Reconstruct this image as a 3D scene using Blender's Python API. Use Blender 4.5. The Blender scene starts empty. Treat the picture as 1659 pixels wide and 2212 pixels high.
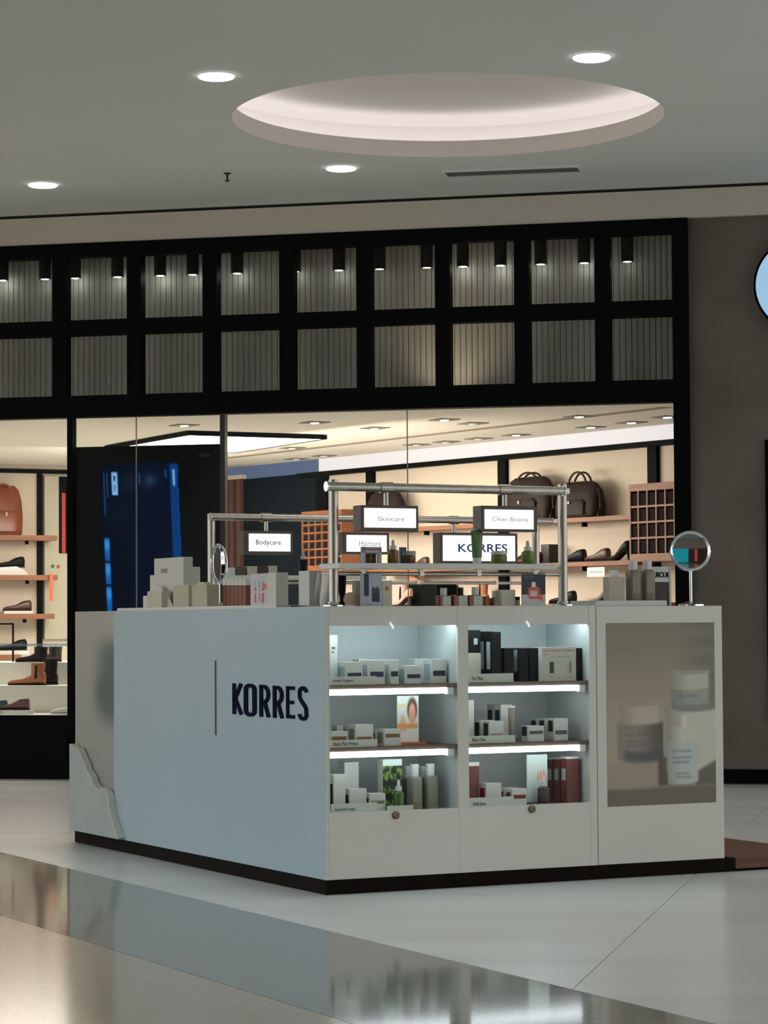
import bpy, math, random
from mathutils import Matrix, Vector, noise
random.seed(7)
SC = bpy.context.scene
COL = SC.collection
# ------------------------------------------------------------------ camera
FPX, PITCH, ROLL, EYE = 5599.4, .0426, -.0063, 1.1337
fw = Vector((0, math.cos(PITCH), math.sin(PITCH))); rt = Vector((1, 0, 0)); up = rt.cross(fw)
CR = math.cos(ROLL)*rt + math.sin(ROLL)*up
CU = -math.sin(ROLL)*rt + math.cos(ROLL)*up
CP = Vector((0, 0, EYE))
cd = bpy.data.cameras.new('camera'); cam = bpy.data.objects.new('camera', cd); COL.objects.link(cam)
cd.sensor_fit = 'HORIZONTAL'; cd.sensor_width = 36; cd.lens = FPX/1659*36; cd.clip_end = 200
M = Matrix.Identity(4)
for i in range(3):
    M[i][0] = CR[i]; M[i][1] = CU[i]; M[i][2] = -fw[i]; M[i][3] = CP[i]
cam.matrix_world = M
SC.camera = cam
# ------------------------------------------------------------------ world, lights, exposure
SC.view_settings.view_transform = 'Standard'; SC.view_settings.look = 'None'
SC.view_settings.gamma = 1; SC.view_settings.use_curve_mapping = False
SC.view_settings.exposure = 0.0
W = bpy.data.worlds.new('mall_air'); SC.world = W; W.use_nodes = True
W.node_tree.nodes['Background'].inputs[0].default_value = (1.0, .97, .90, 1)
W.node_tree.nodes['Background'].inputs[1].default_value = 1.32

def area(name, loc, rot, sx, sy, power, col):
    l = bpy.data.lights.new(name, 'AREA'); l.shape = 'RECTANGLE'; l.size = sx; l.size_y = sy; l.energy = power; l.color = col
    o = bpy.data.objects.new(name, l); COL.objects.link(o); o.location = loc; o.rotation_euler = rot
    return o
def spot(name, loc, power, col, size=1.2, blend=.6, rot=(0, 0, 0), rad=.03):
    l = bpy.data.lights.new(name, 'SPOT'); l.energy = power; l.color = col; l.spot_size = size; l.spot_blend = blend; l.shadow_soft_size = rad
    o = bpy.data.objects.new(name, l); COL.objects.link(o); o.location = loc; o.rotation_euler = rot
    return o
# cool light of the mall hall to the left of the kiosk
area('hall_light_cool', (-7.5, 6.5, 3.2), (0, math.radians(-62), math.radians(-12)), 3.5, 5, 60, (.50, .80, 1))
for p_ in [(-1.9, 11.0), (.9, 8.4), (-.9, 7.6), (2.9, 10.4)]:  # unseen spots without fittings, added to brighten the near floor
    spot('floor_fill_spot', (*p_, 4.12), 42, (.96, .98, 1), 1.9, 1, rad=.1)
# shop ceiling lights (washing floor and walls behind the glass)
SHOP_L = [((-2.6, 23.0, 2.60), (0, 0, 0), 2.0, 1.2, 70), ((-2.9, 20.2, 2.58), (0, 0, 0), 1.6, .4, 42), ((-.6, 21.6, 2.60), (0, 0, 0), 1.2, 1.2, 40)]
for p, r, sx, sy, e in SHOP_L:
    area('shop_light', p, r, sx, sy, e, (1, .91, .78))
# unseen area lights added to brighten the shelf walls
area('wall_fill_light', (-1.1, 21.4, 2.1), (math.radians(72), 0, math.radians(-55)), 3.6, .5, 80, (1, .91, .78))
area('wall_fill_light', (-2.0, 23.0, 2.3), (math.radians(66), 0, math.radians(26.7)), 1.6, .5, 28, (1, .91, .78))

# ------------------------------------------------------------------ frames
def ray(x, y): return fw + CR*((x-829.5)/FPX) - CU*((y-1106)/FPX)
class Frame:
    def __init__(s, o, ang):
        s.o = Vector(o); s.a = ang
        s.X = Vector((math.cos(ang), math.sin(ang), 0)); s.Y = Vector((-math.sin(ang), math.cos(ang), 0))
    def P(s, u, v, z): return s.o + s.X*u + s.Y*v + Vector((0, 0, z))
    def px(s, x, y, v=0):            # pixel -> (u, z) on the plane at depth v
        d = ray(x, y); o = s.P(0, v, 0); t = (o-CP).dot(s.Y)/d.dot(s.Y); q = CP + d*t
        return (q-s.o).dot(s.X), q.z
    def pxz(s, x, y, z):             # pixel -> (u, v) on a level plane
        d = ray(x, y); q = CP + d*((z-EYE)/d.z)
        return (q-s.o).dot(s.X), (q-s.o).dot(s.Y)
A = .4665
K0 = Vector((-.2505, 10.854, 0))
KF = Frame(K0, A)                       # kiosk, right-hand face (u right, v back)
LF = Frame(K0, A-math.pi/2)             # kiosk, long left face (u = 0 at the corner, negative to the left, v into the kiosk)
SF = Frame((-.0111, 18.5267, 0), -.2331)  # shop front
WA = Vector((2.33, 20.7, 0)); WB = Vector((-.55, 24.8, 0))
WF = Frame(WA, math.atan2(WA.y-WB.y, WA.x-WB.x))   # shelf wall inside the shop (v into the wall)
q = CP + ray(60, 1100)*(25.5/ray(60, 1100).y)
BF = Frame((q.x, q.y, 0), A)            # back wall of the shop
WORLD = Frame((0, 0, 0), 0)

# ------------------------------------------------------------------ colours and materials
def lin(c):
    c = c/255.
    return c/12.92 if c <= .04045 else ((c+.055)/1.055)**2.4
def ph(r, g, b, k=2.5):
    return tuple(min(.86, lin(v)*k) for v in (r, g, b))
def L3(r, g, b): return (lin(r), lin(g), lin(b))
MC = {}
def mat(name, col, rough=.5, metal=0, emis=None, es=0, noise=0, nscale=8, bump=0, spec=.5, stretch=(1, 1, 1), col2=None):
    if name in MC: return MC[name]
    if max(col) < .032 and spec == .5 and not metal: spec = .12
    m = bpy.data.materials.new(name); m.use_nodes = True; nt = m.node_tree; b = nt.nodes['Principled BSDF']
    b.inputs['Roughness'].default_value = rough; b.inputs['Metallic'].default_value = metal
    b.inputs['Specular IOR Level'].default_value = spec
    b.inputs['Base Color'].default_value = (*col, 1)
    if emis:
        b.inputs['Emission Color'].default_value = (*emis, 1); b.inputs['Emission Strength'].default_value = es
    if noise or bump or col2:
        tc = nt.nodes.new('ShaderNodeTexCoord'); mp = nt.nodes.new('ShaderNodeMapping'); n = nt.nodes.new('ShaderNodeTexNoise')
        mp.inputs['Scale'].default_value = stretch; n.inputs['Scale'].default_value = nscale; n.inputs['Detail'].default_value = 6
        nt.links.new(tc.outputs['Object'], mp.inputs[0]); nt.links.new(mp.outputs[0], n.inputs['Vector'])
        r = nt.nodes.new('ShaderNodeValToRGB'); r.color_ramp.elements[0].position = .35; r.color_ramp.elements[1].position = .65
        c2 = col2 if col2 else tuple(v*(1-noise) for v in col)
        r.color_ramp.elements[0].color = (*c2, 1); r.color_ramp.elements[1].color = (*col, 1)
        nt.links.new(n.outputs['Fac'], r.inputs[0]); nt.links.new(r.outputs[0], b.inputs['Base Color'])
        if bump:
            bp = nt.nodes.new('ShaderNodeBump'); bp.inputs['Strength'].default_value = bump; bp.inputs['Distance'].default_value = .01
            nt.links.new(n.outputs['Fac'], bp.inputs['Height']); nt.links.new(bp.outputs[0], b.inputs['Normal'])
    MC[name] = m
    return m
def glassmat(name, tint=(1, 1, 1), fac=.06, rough=.02):
    if name in MC: return MC[name]
    m = bpy.data.materials.new(name); m.use_nodes = True; nt = m.node_tree; nt.nodes.remove(nt.nodes['Principled BSDF'])
    t = nt.nodes.new('ShaderNodeBsdfTransparent'); g = nt.nodes.new('ShaderNodeBsdfGlossy'); x = nt.nodes.new('ShaderNodeMixShader')
    lw = nt.nodes.new('ShaderNodeLayerWeight'); lw.inputs[0].default_value = .2
    mul = nt.nodes.new('ShaderNodeMath'); mul.operation = 'MULTIPLY_ADD'; mul.inputs[1].default_value = .04; mul.inputs[2].default_value = fac
    t.inputs[0].default_value = (*tint, 1); g.inputs['Roughness'].default_value = rough
    nt.links.new(lw.outputs['Facing'], mul.inputs[0])
    nt.links.new(mul.outputs[0], x.inputs[0]); nt.links.new(t.outputs[0], x.inputs[1]); nt.links.new(g.outputs[0], x.inputs[2])
    nt.links.new(x.outputs[0], nt.nodes['Material Output'].inputs[0]); MC[name] = m
    return m
def printmat(name, emit=0, rough=.5):
    if name in MC: return MC[name]
    m = bpy.data.materials.new(name); m.use_nodes = True; nt = m.node_tree; b = nt.nodes['Principled BSDF']
    a = nt.nodes.new('ShaderNodeVertexColor'); a.layer_name = 'print'; b.inputs['Roughness'].default_value = rough
    if emit:
        b.inputs['Base Color'].default_value = (.002, .002, .003, 1); nt.links.new(a.outputs[0], b.inputs['Emission Color']); b.inputs['Emission Strength'].default_value = emit
        b.inputs['Specular IOR Level'].default_value = .02
    else: nt.links.new(a.outputs[0], b.inputs['Base Color'])
    MC[name] = m
    return m
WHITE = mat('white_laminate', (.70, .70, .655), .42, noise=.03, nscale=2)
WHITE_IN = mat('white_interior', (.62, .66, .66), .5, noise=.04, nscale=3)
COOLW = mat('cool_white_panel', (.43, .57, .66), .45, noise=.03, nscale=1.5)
RELIEF = mat('pale_relief', (.46, .53, .53), .6, noise=.08, nscale=6, bump=.15)
DKWOOD = mat('dark_plinth_wood', (.010, .006, .0045), .7, spec=.08, col2=(.006, .004, .003), nscale=6, stretch=(6, 6, .3))
DECK = mat('deck_wood', (.19, .09, .06), .6, spec=.25, col2=(.13, .062, .042), nscale=5, stretch=(.6, 9, 9))
SHELFW = mat('shelf_walnut', (.16, .10, .075), .5, noise=.3, nscale=6, stretch=(.5, 6, 6))
STEEL = mat('brushed_steel', (.55, .51, .47), .36, 1, noise=.15, nscale=30, stretch=(1, 1, .05))
CHROME = mat('chrome', (.75, .8, .85), .06, 1)
BLACKF = mat('black_frame', (.0022, .0030, .0034), .6, spec=.06)
BLACKG = mat('black_gloss', (.004, .004, .006), .18, spec=.3)
SIGNB = mat('sign_box_brown', (.075, .055, .045), .4, noise=.2, nscale=5)
LITW = mat('lit_white', (.8, .8, .8), .5, emis=(.93, .97, 1), es=.95)
LITG = mat('led_strip_light', (.8, .8, .8), .5, emis=(.86, .95, 1), es=5.0)
NAVY = mat('navy_letter', (.002, .005, .028), .6, spec=.03)
GREYTXT = mat('grey_lettering', (.12, .12, .13), .6)
GLASS = glassmat('clear_glass', fac=.001)
CASEGL = glassmat('cabinet_glass', (.97, 1, .99), fac=.0)
FROST = mat('pale_acrylic', (.62, .66, .64), .2)
CEIL = mat('ceiling_paint', (.72, .77, .76), .85, noise=.04, nscale=.6)
RECESS = mat('recess_plaster', (.86, .83, .81), .8, noise=.02, nscale=1)
CREAM = mat('shop_wall_cream', (.62, .53, .42), .7, noise=.04, nscale=1)
SHOPC = mat('shop_ceiling', (.66, .62, .54), .8, noise=.05, nscale=.8)
ORANGEW = mat('orange_oak', (.27, .105, .045), .5, col2=(.19, .07, .03), nscale=5, stretch=(.6, 8, 8))
CONC = mat('dark_concrete', (.17, .15, .13), .85, col2=(.12, .105, .09), nscale=1.6, bump=.1)
AMBER = mat('amber_glass', (.20, .05, .018), .15)
CAPW = mat('white_cap', (.66, .68, .68), .35)
CAPB = mat('black_cap', (.01, .01, .012), .3)
LABELW = mat('white_label', (.62, .62, .60), .5)

# ------------------------------------------------------------------ mesh helpers
class MB:
    def __init__(s): s.v = []; s.f = []
    def add(s, vs, fs):
        n = len(s.v); s.v += [tuple(p) for p in vs]; s.f += [tuple(i+n for i in f) for f in fs]; return s
    def box(s, x0, x1, y0, y1, z0, z1):
        return s.add([(x, y, z) for z in (z0, z1) for y in (y0, y1) for x in (x0, x1)],
                     [(0, 2, 3, 1), (4, 5, 7, 6), (0, 1, 5, 4), (2, 6, 7, 3), (0, 4, 6, 2), (1, 3, 7, 5)])
    def loft(s, st, n=16, e=2., axis='z', cap=True):
        # st: (h, rx, ry[, cx, cy[, e]])
        vs = []; fs = []
        for q in st:
            h, rx, ry = q[:3]; cx, cy = (q[3], q[4]) if len(q) > 4 else (0, 0); ee = q[5] if len(q) > 5 else e
            for i in range(n):
                t = 2*math.pi*i/n; c, d = math.cos(t), math.sin(t)
                a = cx+rx*math.copysign(abs(c)**(2/ee), c); b = cy+ry*math.copysign(abs(d)**(2/ee), d)
                vs.append((a, b, h) if axis == 'z' else ((h, a, b) if axis == 'x' else (b, h, a)))
        for k in range(len(st)-1):
            for i in range(n):
                j = (i+1) % n; fs.append((k*n+i, k*n+j, (k+1)*n+j, (k+1)*n+i))
        if cap: fs += [tuple(range(n))[::-1], tuple((len(st)-1)*n+i for i in range(n))]
        return s.add(vs, fs)
    def cyl(s, x, y, z0, z1, r, n=16, axis='z'):
        return s.loft([(z0, r, r, x, y), (z1, r, r, x, y)], n, 2., axis)
    def tube(s, pts, r, n=8):
        pts = [Vector(p) for p in pts]; vs = []; fs = []
        up_ = Vector((.31, .17, .93)).normalized()
        for k, p in enumerate(pts):
            d = (pts[min(k+1, len(pts)-1)]-pts[max(k-1, 0)]).normalized()
            a = d.cross(up_)
            if a.length < .05: a = d.cross(Vector((1, 0, 0)))
            a.normalize(); b = d.cross(a)
            for i in range(n):
                t = 2*math.pi*i/n; vs.append(p+a*(r*math.cos(t))+b*(r*math.sin(t)))
        for k in range(len(pts)-1):
            for i in range(n):
                j = (i+1) % n; fs.append((k*n+i, k*n+j, (k+1)*n+j, (k+1)*n+i))
        fs += [tuple(range(n))[::-1], tuple((len(pts)-1)*n+i for i in range(n))]
        return s.add(vs, fs)
    def prism(s, pts, y0, y1):       # polygon in x,z extruded along y
        n = len(pts)
        return s.add([(p[0], y0, p[1]) for p in pts]+[(p[0], y1, p[1]) for p in pts],
                     [tuple(range(n)), tuple(range(2*n-1, n-1, -1))]+[(i, n+i, n+(i+1) % n, (i+1) % n) for i in range(n)])
    def ring(s, c, R, r, n=40, m=8, plane='xz'):
        vs = []; fs = []
        for i in range(n):
            t = 2*math.pi*i/n
            for j in range(m):
                p = 2*math.pi*j/m; rr = R+r*math.cos(p); h = r*math.sin(p)
                a, b = rr*math.cos(t), rr*math.sin(t)
                vs.append((c[0]+a, c[1]+h, c[2]+b) if plane == 'xz' else (c[0]+a, c[1]+b, c[2]+h))
        for i in range(n):
            for j in range(m):
                fs.append((i*m+j, i*m+(j+1) % m, ((i+1) % n)*m+(j+1) % m, ((i+1) % n)*m+j))
        return s.add(vs, fs)
    def mesh(s, name, m, smooth=False):
        me = bpy.data.meshes.new(name); me.from_pydata(s.v, [], s.f); me.materials.append(m)
        import bmesh
        b = bmesh.new(); b.from_mesh(me); bmesh.ops.recalc_face_normals(b, faces=b.faces)
        if smooth:
            for f in b.faces: f.smooth = True
            for e in b.edges:
                if len(e.link_faces) == 2 and e.calc_face_angle(0) > .7: e.smooth = False
        b.to_mesh(me); b.free()
        return me
def box(*a): return MB().box(*a)
def obj(name, mb, m, parent=None, frame=None, at=(0, 0, 0), rz=0, smooth=False, bevel=0, label=None):
    me = mb.mesh(name, m, smooth) if isinstance(mb, MB) else mb
    o = bpy.data.objects.new(name, me); COL.objects.link(o)
    if parent: o.parent = parent; o.location = at; o.rotation_euler = (0, 0, rz)
    elif frame: o.location = frame.P(*at); o.rotation_euler = (0, 0, frame.a+rz)
    else: o.location = at; o.rotation_euler = (0, 0, rz)
    if bevel:
        b = o.modifiers.new('bevel', 'BEVEL'); b.width = bevel; b.segments = 2; b.limit_method = 'ANGLE'
    if label: o['label'] = label
    return o
def tag(o, label, cat, group=None):
    o['label'] = label; o['category'] = cat
    if group: o['group'] = group
    return o
def thing(name, label, cat, frame, at, rz=0, group=None):
    o = bpy.data.objects.new(name, None); COL.objects.link(o); o.empty_display_size = .1
    o.location = frame.P(*at); o.rotation_euler = (0, 0, frame.a+rz)
    return tag(o, label, cat, group)
def struct(name, mb, m, frame=WORLD, at=(0, 0, 0), **k):
    o = obj(name, mb, m, None, frame, at, **k); o['kind'] = 'structure'; return o
def sstep(a, b, x):
    t = max(0, min(1, (x-a)/(b-a))); return t*t*(3-2*t)
def painted(name, w, h, nx, ny, fn, parent=None, at=(0, 0, 0), m=None, x0=None, label=None, k=1.9, raw=False):
    """flat print facing -y; fn(s, t) with s left-right, t top-bottom, colours as photographed"""
    me = bpy.data.meshes.new(name); vs = []; fs = []
    X0 = -w/2 if x0 is None else x0
    for j in range(ny+1):
        for i in range(nx+1): vs.append((X0+w*i/nx, 0, h*(1-j/ny)))
    for j in range(ny):
        for i in range(nx):
            p = j*(nx+1)+i; fs.append((p, p+nx+1, p+nx+2, p+1))
    me.from_pydata(vs, [], fs); ca = me.color_attributes.new('print', 'FLOAT_COLOR', 'POINT')
    buf = []
    for j in range(ny+1):
        for i in range(nx+1):
            c = fn(i/nx, j/ny); c = L3(*c) if raw else ph(*c, k=k); buf += [c[0], c[1], c[2], 1]
    ca.data.foreach_set('color', buf); me.materials.append(m or printmat('printed_card'))
    o = bpy.data.objects.new(name, me); COL.objects.link(o); o.parent = parent; o.location = at
    sd = o.modifiers.new('paper', 'SOLIDIFY'); sd.thickness = .0012; sd.offset = -1
    if label: o['label'] = label
    return o
def ell(s, t, cx, cy, rx, ry, sf=.25):
    d = math.hypot((s-cx)/rx, (t-cy)/ry); return 1-sstep(1-sf, 1+sf, d)
def mix(a, b, t): return tuple(x+(y-x)*t for x, y in zip(a, b))
def textmesh(s, m, bold=0, depth=.002):
    c = bpy.data.curves.new('lettering', 'FONT'); c.body = s; c.size = 1; c.offset = bold; c.resolution_u = 4; c.fill_mode = 'FRONT'
    o = bpy.data.objects.new('tmp', c); COL.objects.link(o)
    bpy.context.view_layer.update()
    me = bpy.data.meshes.new_from_object(o.evaluated_get(bpy.context.evaluated_depsgraph_get()))
    bpy.data.objects.remove(o); bpy.data.curves.remove(c)
    xs = [v.co.x for v in me.vertices]; ys = [v.co.y for v in me.vertices]
    x0, x1, y0, y1 = min(xs), max(xs), min(ys), max(ys)
    me.materials.clear(); me.materials.append(m)
    return me, x0, x1, y0, y1
def lettering(name, s, m, w, h, parent, at, bold=0, depth=.004, flip=False):
    """text fitted to w x h, standing upright facing -y, at = lower left corner"""
    me, x0, x1, y0, y1 = textmesh(s, m, bold)
    sx = w/(x1-x0); sy = h/(y1-y0)
    for v in me.vertices:
        x, y = (v.co.x-x0)*sx, (v.co.y-y0)*sy
        if flip: x = w-x
        v.co = (x, 0, y)
    me.update()
    o = bpy.data.objects.new(name, me); COL.objects.link(o); o.parent = parent; o.location = at
    sd = o.modifiers.new('depth', 'SOLIDIFY'); sd.thickness = depth; sd.offset = 0
    return o

def block_letter(ch, m, w, h, parent, at, depth=.005):
    # condensed heavy capitals drawn as ribbons in a .36 x 1 cell
    W_, T_ = .36, .112; a = T_/2
    def arc(cx, cy, rx, ry, d0, d1, n=12): return [(cx+rx*math.cos(math.radians(d0+(d1-d0)*k/n)), cy+ry*math.sin(math.radians(d0+(d1-d0)*k/n))) for k in range(n+1)]
    r = W_/2-a
    if ch == 'K': P_ = [[(a, 0), (a, 1)], [(a, .42), (W_-a*.9, 1)], [(a*1.7, .52), (W_-a*.8, 0)]]
    elif ch == 'O': P_ = [arc(W_/2, 1-a-r, r, r, 180, 0)+arc(W_/2, a+r, r, r, 0, -180)+[(a, 1-a-r), (a, 1-a-r-.01)]]
    elif ch == 'R': P_ = [[(a, 0), (a, 1)], [(a, 1-a), (W_*.45, 1-a)]+arc(W_*.45, .71, W_*.55-a, .29-a, 88, -88)+[(W_*.45, .42+a), (a, .42+a)], [(W_*.50, .46), (W_-a*.8, 0)]]
    elif ch == 'E': P_ = [[(a, 0), (a, 1)], [(a, a), (W_, a)], [(a, .5), (W_*.9, .5)], [(a, 1-a), (W_, 1-a)]]
    else: P_ = [arc(W_/2, 1-a-r, r, r, 5, 180)+[(a+.012, .66), (W_*.34, .57), (W_*.66, .44), (W_-a-.012, .35)]+arc(W_/2, a+r, r, r, 0, -185)]
    mb = MB()
    for p in P_:
        n = len(p); lf = []; rg = []
        for i in range(n):
            d = Vector((p[min(i+1, n-1)][0]-p[max(i-1, 0)][0], p[min(i+1, n-1)][1]-p[max(i-1, 0)][1])).normalized()
            lf.append((p[i][0]-d.y*a, p[i][1]+d.x*a)); rg.append((p[i][0]+d.y*a, p[i][1]-d.x*a))
        for i in range(n-1):
            mb.prism([(x*w/W_, z*h) for x, z in (lf[i], lf[i+1], rg[i+1], rg[i])], 0, depth)
    return obj('letter', mb, m, parent, None, at)
# ================================================================== SETTING
def clip(poly, n, d, keep=1):        # keep side n.p <= d
    out = []
    for i in range(len(poly)):
        a, b = poly[i], poly[(i+1) % len(poly)]
        fa, fb = (a[0]*n[0]+a[1]*n[1]-d)*keep, (b[0]*n[0]+b[1]*n[1]-d)*keep
        if fa <= 0: out.append(a)
        if fa*fb < 0:
            t = fa/(fa-fb); out.append((a[0]+(b[0]-a[0])*t, a[1]+(b[1]-a[1])*t))
    return out
FL_LIGHT = mat('pale_marble', (.84, .86, .86), .22, spec=.3, col2=(.76, .77, .76), nscale=.9, stretch=(.5, 3, 1))
FL_GRAN = mat('grey_granite', (.30, .30, .27), .08, col2=(.19, .195, .175), nscale=60, spec=.6)
FL_BEIGE = mat('beige_granite', (.50, .41, .29), .14, col2=(.40, .32, .22), nscale=45, spec=.6)
floor = struct('floor', box(-16, 16, -14, 44, -.06, -.012), mat('grout', (.13, .12, .11), .8))
def slab(name, pk, m):               # polygon in kiosk axes
    v = [KF.P(a, b, 0) for a, b in pk]
    n = len(v); mb = MB().add([(p.x, p.y, 0) for p in v]+[(p.x, p.y, -.012) for p in v],
                              [tuple(range(n)), tuple(range(2*n-1, n-1, -1))]+[(i, n+i, n+(i+1) % n, (i+1) % n) for i in range(n)])
    o = obj(name, mb, m, floor)
    return o
U1, U2 = -.526, -1.42
g = .0035
slab('polished_slab', [(-18, -14), (U2-g, -14), (U2-g, 26), (-18, 26)], FL_BEIGE)['label'] = 'polished beige granite strip nearest the camera'
slab('granite_band', [(U2, -14), (U1-g, -14), (U1-g, 26), (U2, 26)], FL_GRAN)['label'] = 'grey speckled granite band'
jn = SF.X; ang = A
jk = (jn.dot(KF.X), jn.dot(KF.Y))
j0 = KF.pxz(1480, 1910, 0); j1 = KF.pxz(1240, 2135, 0)
dj = ((j1[1]-j0[1]), -(j1[0]-j0[0])); ln = math.hypot(*dj); jk = (dj[0]/ln, dj[1]/ln)
if jk[0] < 0: jk = (-jk[0], -jk[1])
d0 = jk[0]*j0[0]+jk[1]*j0[1]
for k in range(-3, 4):
    p = [(U1, -14), (22, -14), (22, 26), (U1, 26)]
    p = clip(p, jk, d0+k*3.6-g if k < 3 else 99); 
    p = clip(p, jk, d0+(k-1)*3.6, -1) if k > -3 else p
    if len(p) > 2: slab('marble_slab', p, FL_LIGHT)

# ceiling with the round recess
ZC = 4.17; CX, CY, RR = .40, 15.52, 1.30
N = 96
def ceil_mb():
    mb = MB(); X0, X1, Y0, Y1 = -10, 10, -8, 34
    ring = [(CX+RR*math.cos(2*math.pi*i/N), CY+RR*math.sin(2*math.pi*i/N)) for i in range(N)]
    outr = []
    for i in range(N):
        c, s_ = math.cos(2*math.pi*i/N), math.sin(2*math.pi*i/N)
        t = min([v for v in [((X1-CX)/c if c > 1e-6 else 1e9), ((X0-CX)/c if c < -1e-6 else 1e9), ((Y1-CY)/s_ if s_ > 1e-6 else 1e9), ((Y0-CY)/s_ if s_ < -1e-6 else 1e9)]])
        outr.append((CX+c*t, CY+s_*t))
    vs = [(*p, ZC) for p in ring]+[(*p, ZC) for p in outr]
    mb.add(vs, [(i, (i+1) % N, N+(i+1) % N, N+i) for i in range(N)])
    for (cx, cy, a, b) in [(X1, Y1, 1, 1), (X0, Y1, -1, 1), (X0, Y0, -1, -1), (X1, Y0, 1, -1)]:
        k = [i for i in range(N) if (outr[i][0]-CX)*a > 0 and (outr[i][1]-CY)*b > 0]
        best = None
        for i in range(N):
            p, q_ = outr[i], outr[(i+1) % N]
            if (abs(p[0]-cx) < 1e-4) != (abs(q_[0]-cx) < 1e-4) and (abs(p[1]-cy) < 1e-4 or abs(q_[1]-cy) < 1e-4):
                mb.add([(*p, ZC), (cx, cy, ZC), (*q_, ZC)], [(0, 1, 2)])
    return mb
ceiling = struct('ceiling', ceil_mb(), CEIL)
rec = thing('light_recess', 'large round white recess with hidden cove lighting in the ceiling', 'ceiling light', WORLD, (CX, CY, ZC))
def rev(prof, n=N):
    mb = MB(); vs = []; fs = []
    for (r, z) in prof:
        for i in range(n): vs.append((r*math.cos(2*math.pi*i/n), r*math.sin(2*math.pi*i/n), z))
    for k in range(len(prof)-1):
        for i in range(n):
            j = (i+1) % n; fs.append((k*n+i, k*n+j, (k+1)*n+j, (k+1)*n+i))
    return mb.add(vs, fs)
LIP = mat('recess_lip_paint', (.80, .74, .71), .85, noise=.02, nscale=2)
obj('lip', rev([(RR, 0), (RR, .105), (RR+.04, .112), (RR+.04, .105), (RR+.22, .105)]), LIP, rec, smooth=True)
obj('dome', rev([(RR+.22, .105), (RR+.22, .24), (RR+.19, .275), (RR+.10, .29), (.001, .295)]), RECESS, rec, smooth=True)
obj('light_strip', rev([(RR+.10, .118), (RR+.15, .118)]), mat('cove_led', (.8, .8, .8), emis=(1, .96, .95), es=3.1), rec)
# downlights
DL = [((467, 163), 'round ceiling downlight, upper left of the recess'), ((1278, 122), 'round ceiling downlight, upper right, nearest the camera'),
      ((737, 362), 'round ceiling downlight just behind the recess'), ((93, 398), 'round ceiling downlight at the far left')]
for (x, y), lb in DL:
    u, v = WORLD.pxz(x, y, ZC)
    t = thing('downlight', lb, 'ceiling light', WORLD, (u, v, ZC), 0)
    obj('trim_ring', MB().loft([(-.004, .104, .104), (0, .108, .108)], 32), CEIL, t)
    obj('lens', MB().loft([(-.016, .092, .092), (-.012, .100, .100), (-.004, .100, .100)], 32), mat('downlight_lens', (.8, .8, .8), emis=(.97, .99, 1), es=4.5), t, smooth=True)
    spot('downlight_lamp', (u, v, ZC-.03), 70 if v < 17 else 14, (1, .95, .90), 2.3, 1, rad=.1)
# vent, sprinkler
p = [WORLD.pxz(*q_, ZC) for q_ in [(962, 368), (1240, 357), (1245, 371), (966, 382)]]
vc = (sum(a[0] for a in p)/4, sum(a[1] for a in p)/4); va = math.atan2(p[1][1]-p[0][1], p[1][0]-p[0][0]); vl = math.hypot(p[1][0]-p[0][0], p[1][1]-p[0][1])
t = thing('air_vent', 'long narrow slotted air vent in the ceiling', 'vent', WORLD, (*vc, ZC), va)
obj('frame', MB().box(-vl/2-.02, vl/2+.05, -.125, -.10, -.012, 0).box(-vl/2-.02, vl/2+.05, .10, .125, -.012, 0).box(-vl/2-.02, -vl/2, -.10, .10, -.012, 0).box(vl/2+.03, vl/2+.05, -.10, .10, -.012, 0), CEIL, t)
obj('duct', box(-vl/2, vl/2+.03, -.10, .10, -.001, -.0005), mat('vent_dark', (.05, .045, .04), .8), t)
for k in range(5):
    obj('slat', box(-vl/2, vl/2+.03, -.002, .002, -.012, 0), mat('vent_slat', (.2, .19, .17), .6), t, (0, 0, 0) and None, (0, -.075+k*.03, 0))
u, v = WORLD.pxz(491, 374, ZC)
t = thing('sprinkler', 'small brass sprinkler head hanging from the ceiling', 'sprinkler', WORLD, (u, v, ZC))
BR = mat('dull_brass', (.05, .04, .03), .4, .8)
obj('escutcheon', MB().loft([(-.006, .022, .022), (0, .026, .026)], 16), BR, t)
obj('nozzle', MB().loft([(-.055, .016, .016), (-.05, .018, .018), (-.046, .006, .006), (-.006, .008, .008)], 12), BR, t)

# front wall of the shop: fascia, shadow gap, concrete
struct('wall_front', MB().box(-7, 7, -.02, .12, 3.945, 4.147), mat('fascia_paint', (.60, .555, .49), .8, noise=.05, nscale=.8), SF)
struct('trim_1', box(-7, 7, .0, .12, 4.147, 4.17), mat('shadow_gap', (.03, .03, .028), .9), SF)
struct('wall_right', MB().box(2.205, 7, .03, .35, .0, 3.945), CONC, SF)
struct('baseboard_right', box(2.21, 7, .012, .03, .009, .105), BLACKF, SF)
w3 = struct('window_3', MB().box(2.722, 2.77, .0, .03, .43, 2.38).box(3.5, 3.55, .0, .03, .43, 2.38).box(2.77, 3.5, .0, .03, 2.33, 2.38).box(2.77, 3.5, 0, .03, .43, .48), BLACKF, SF)
obj('pane', box(2.77, 3.5, .015, .025, .48, 2.33), BLACKG, w3)
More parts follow.
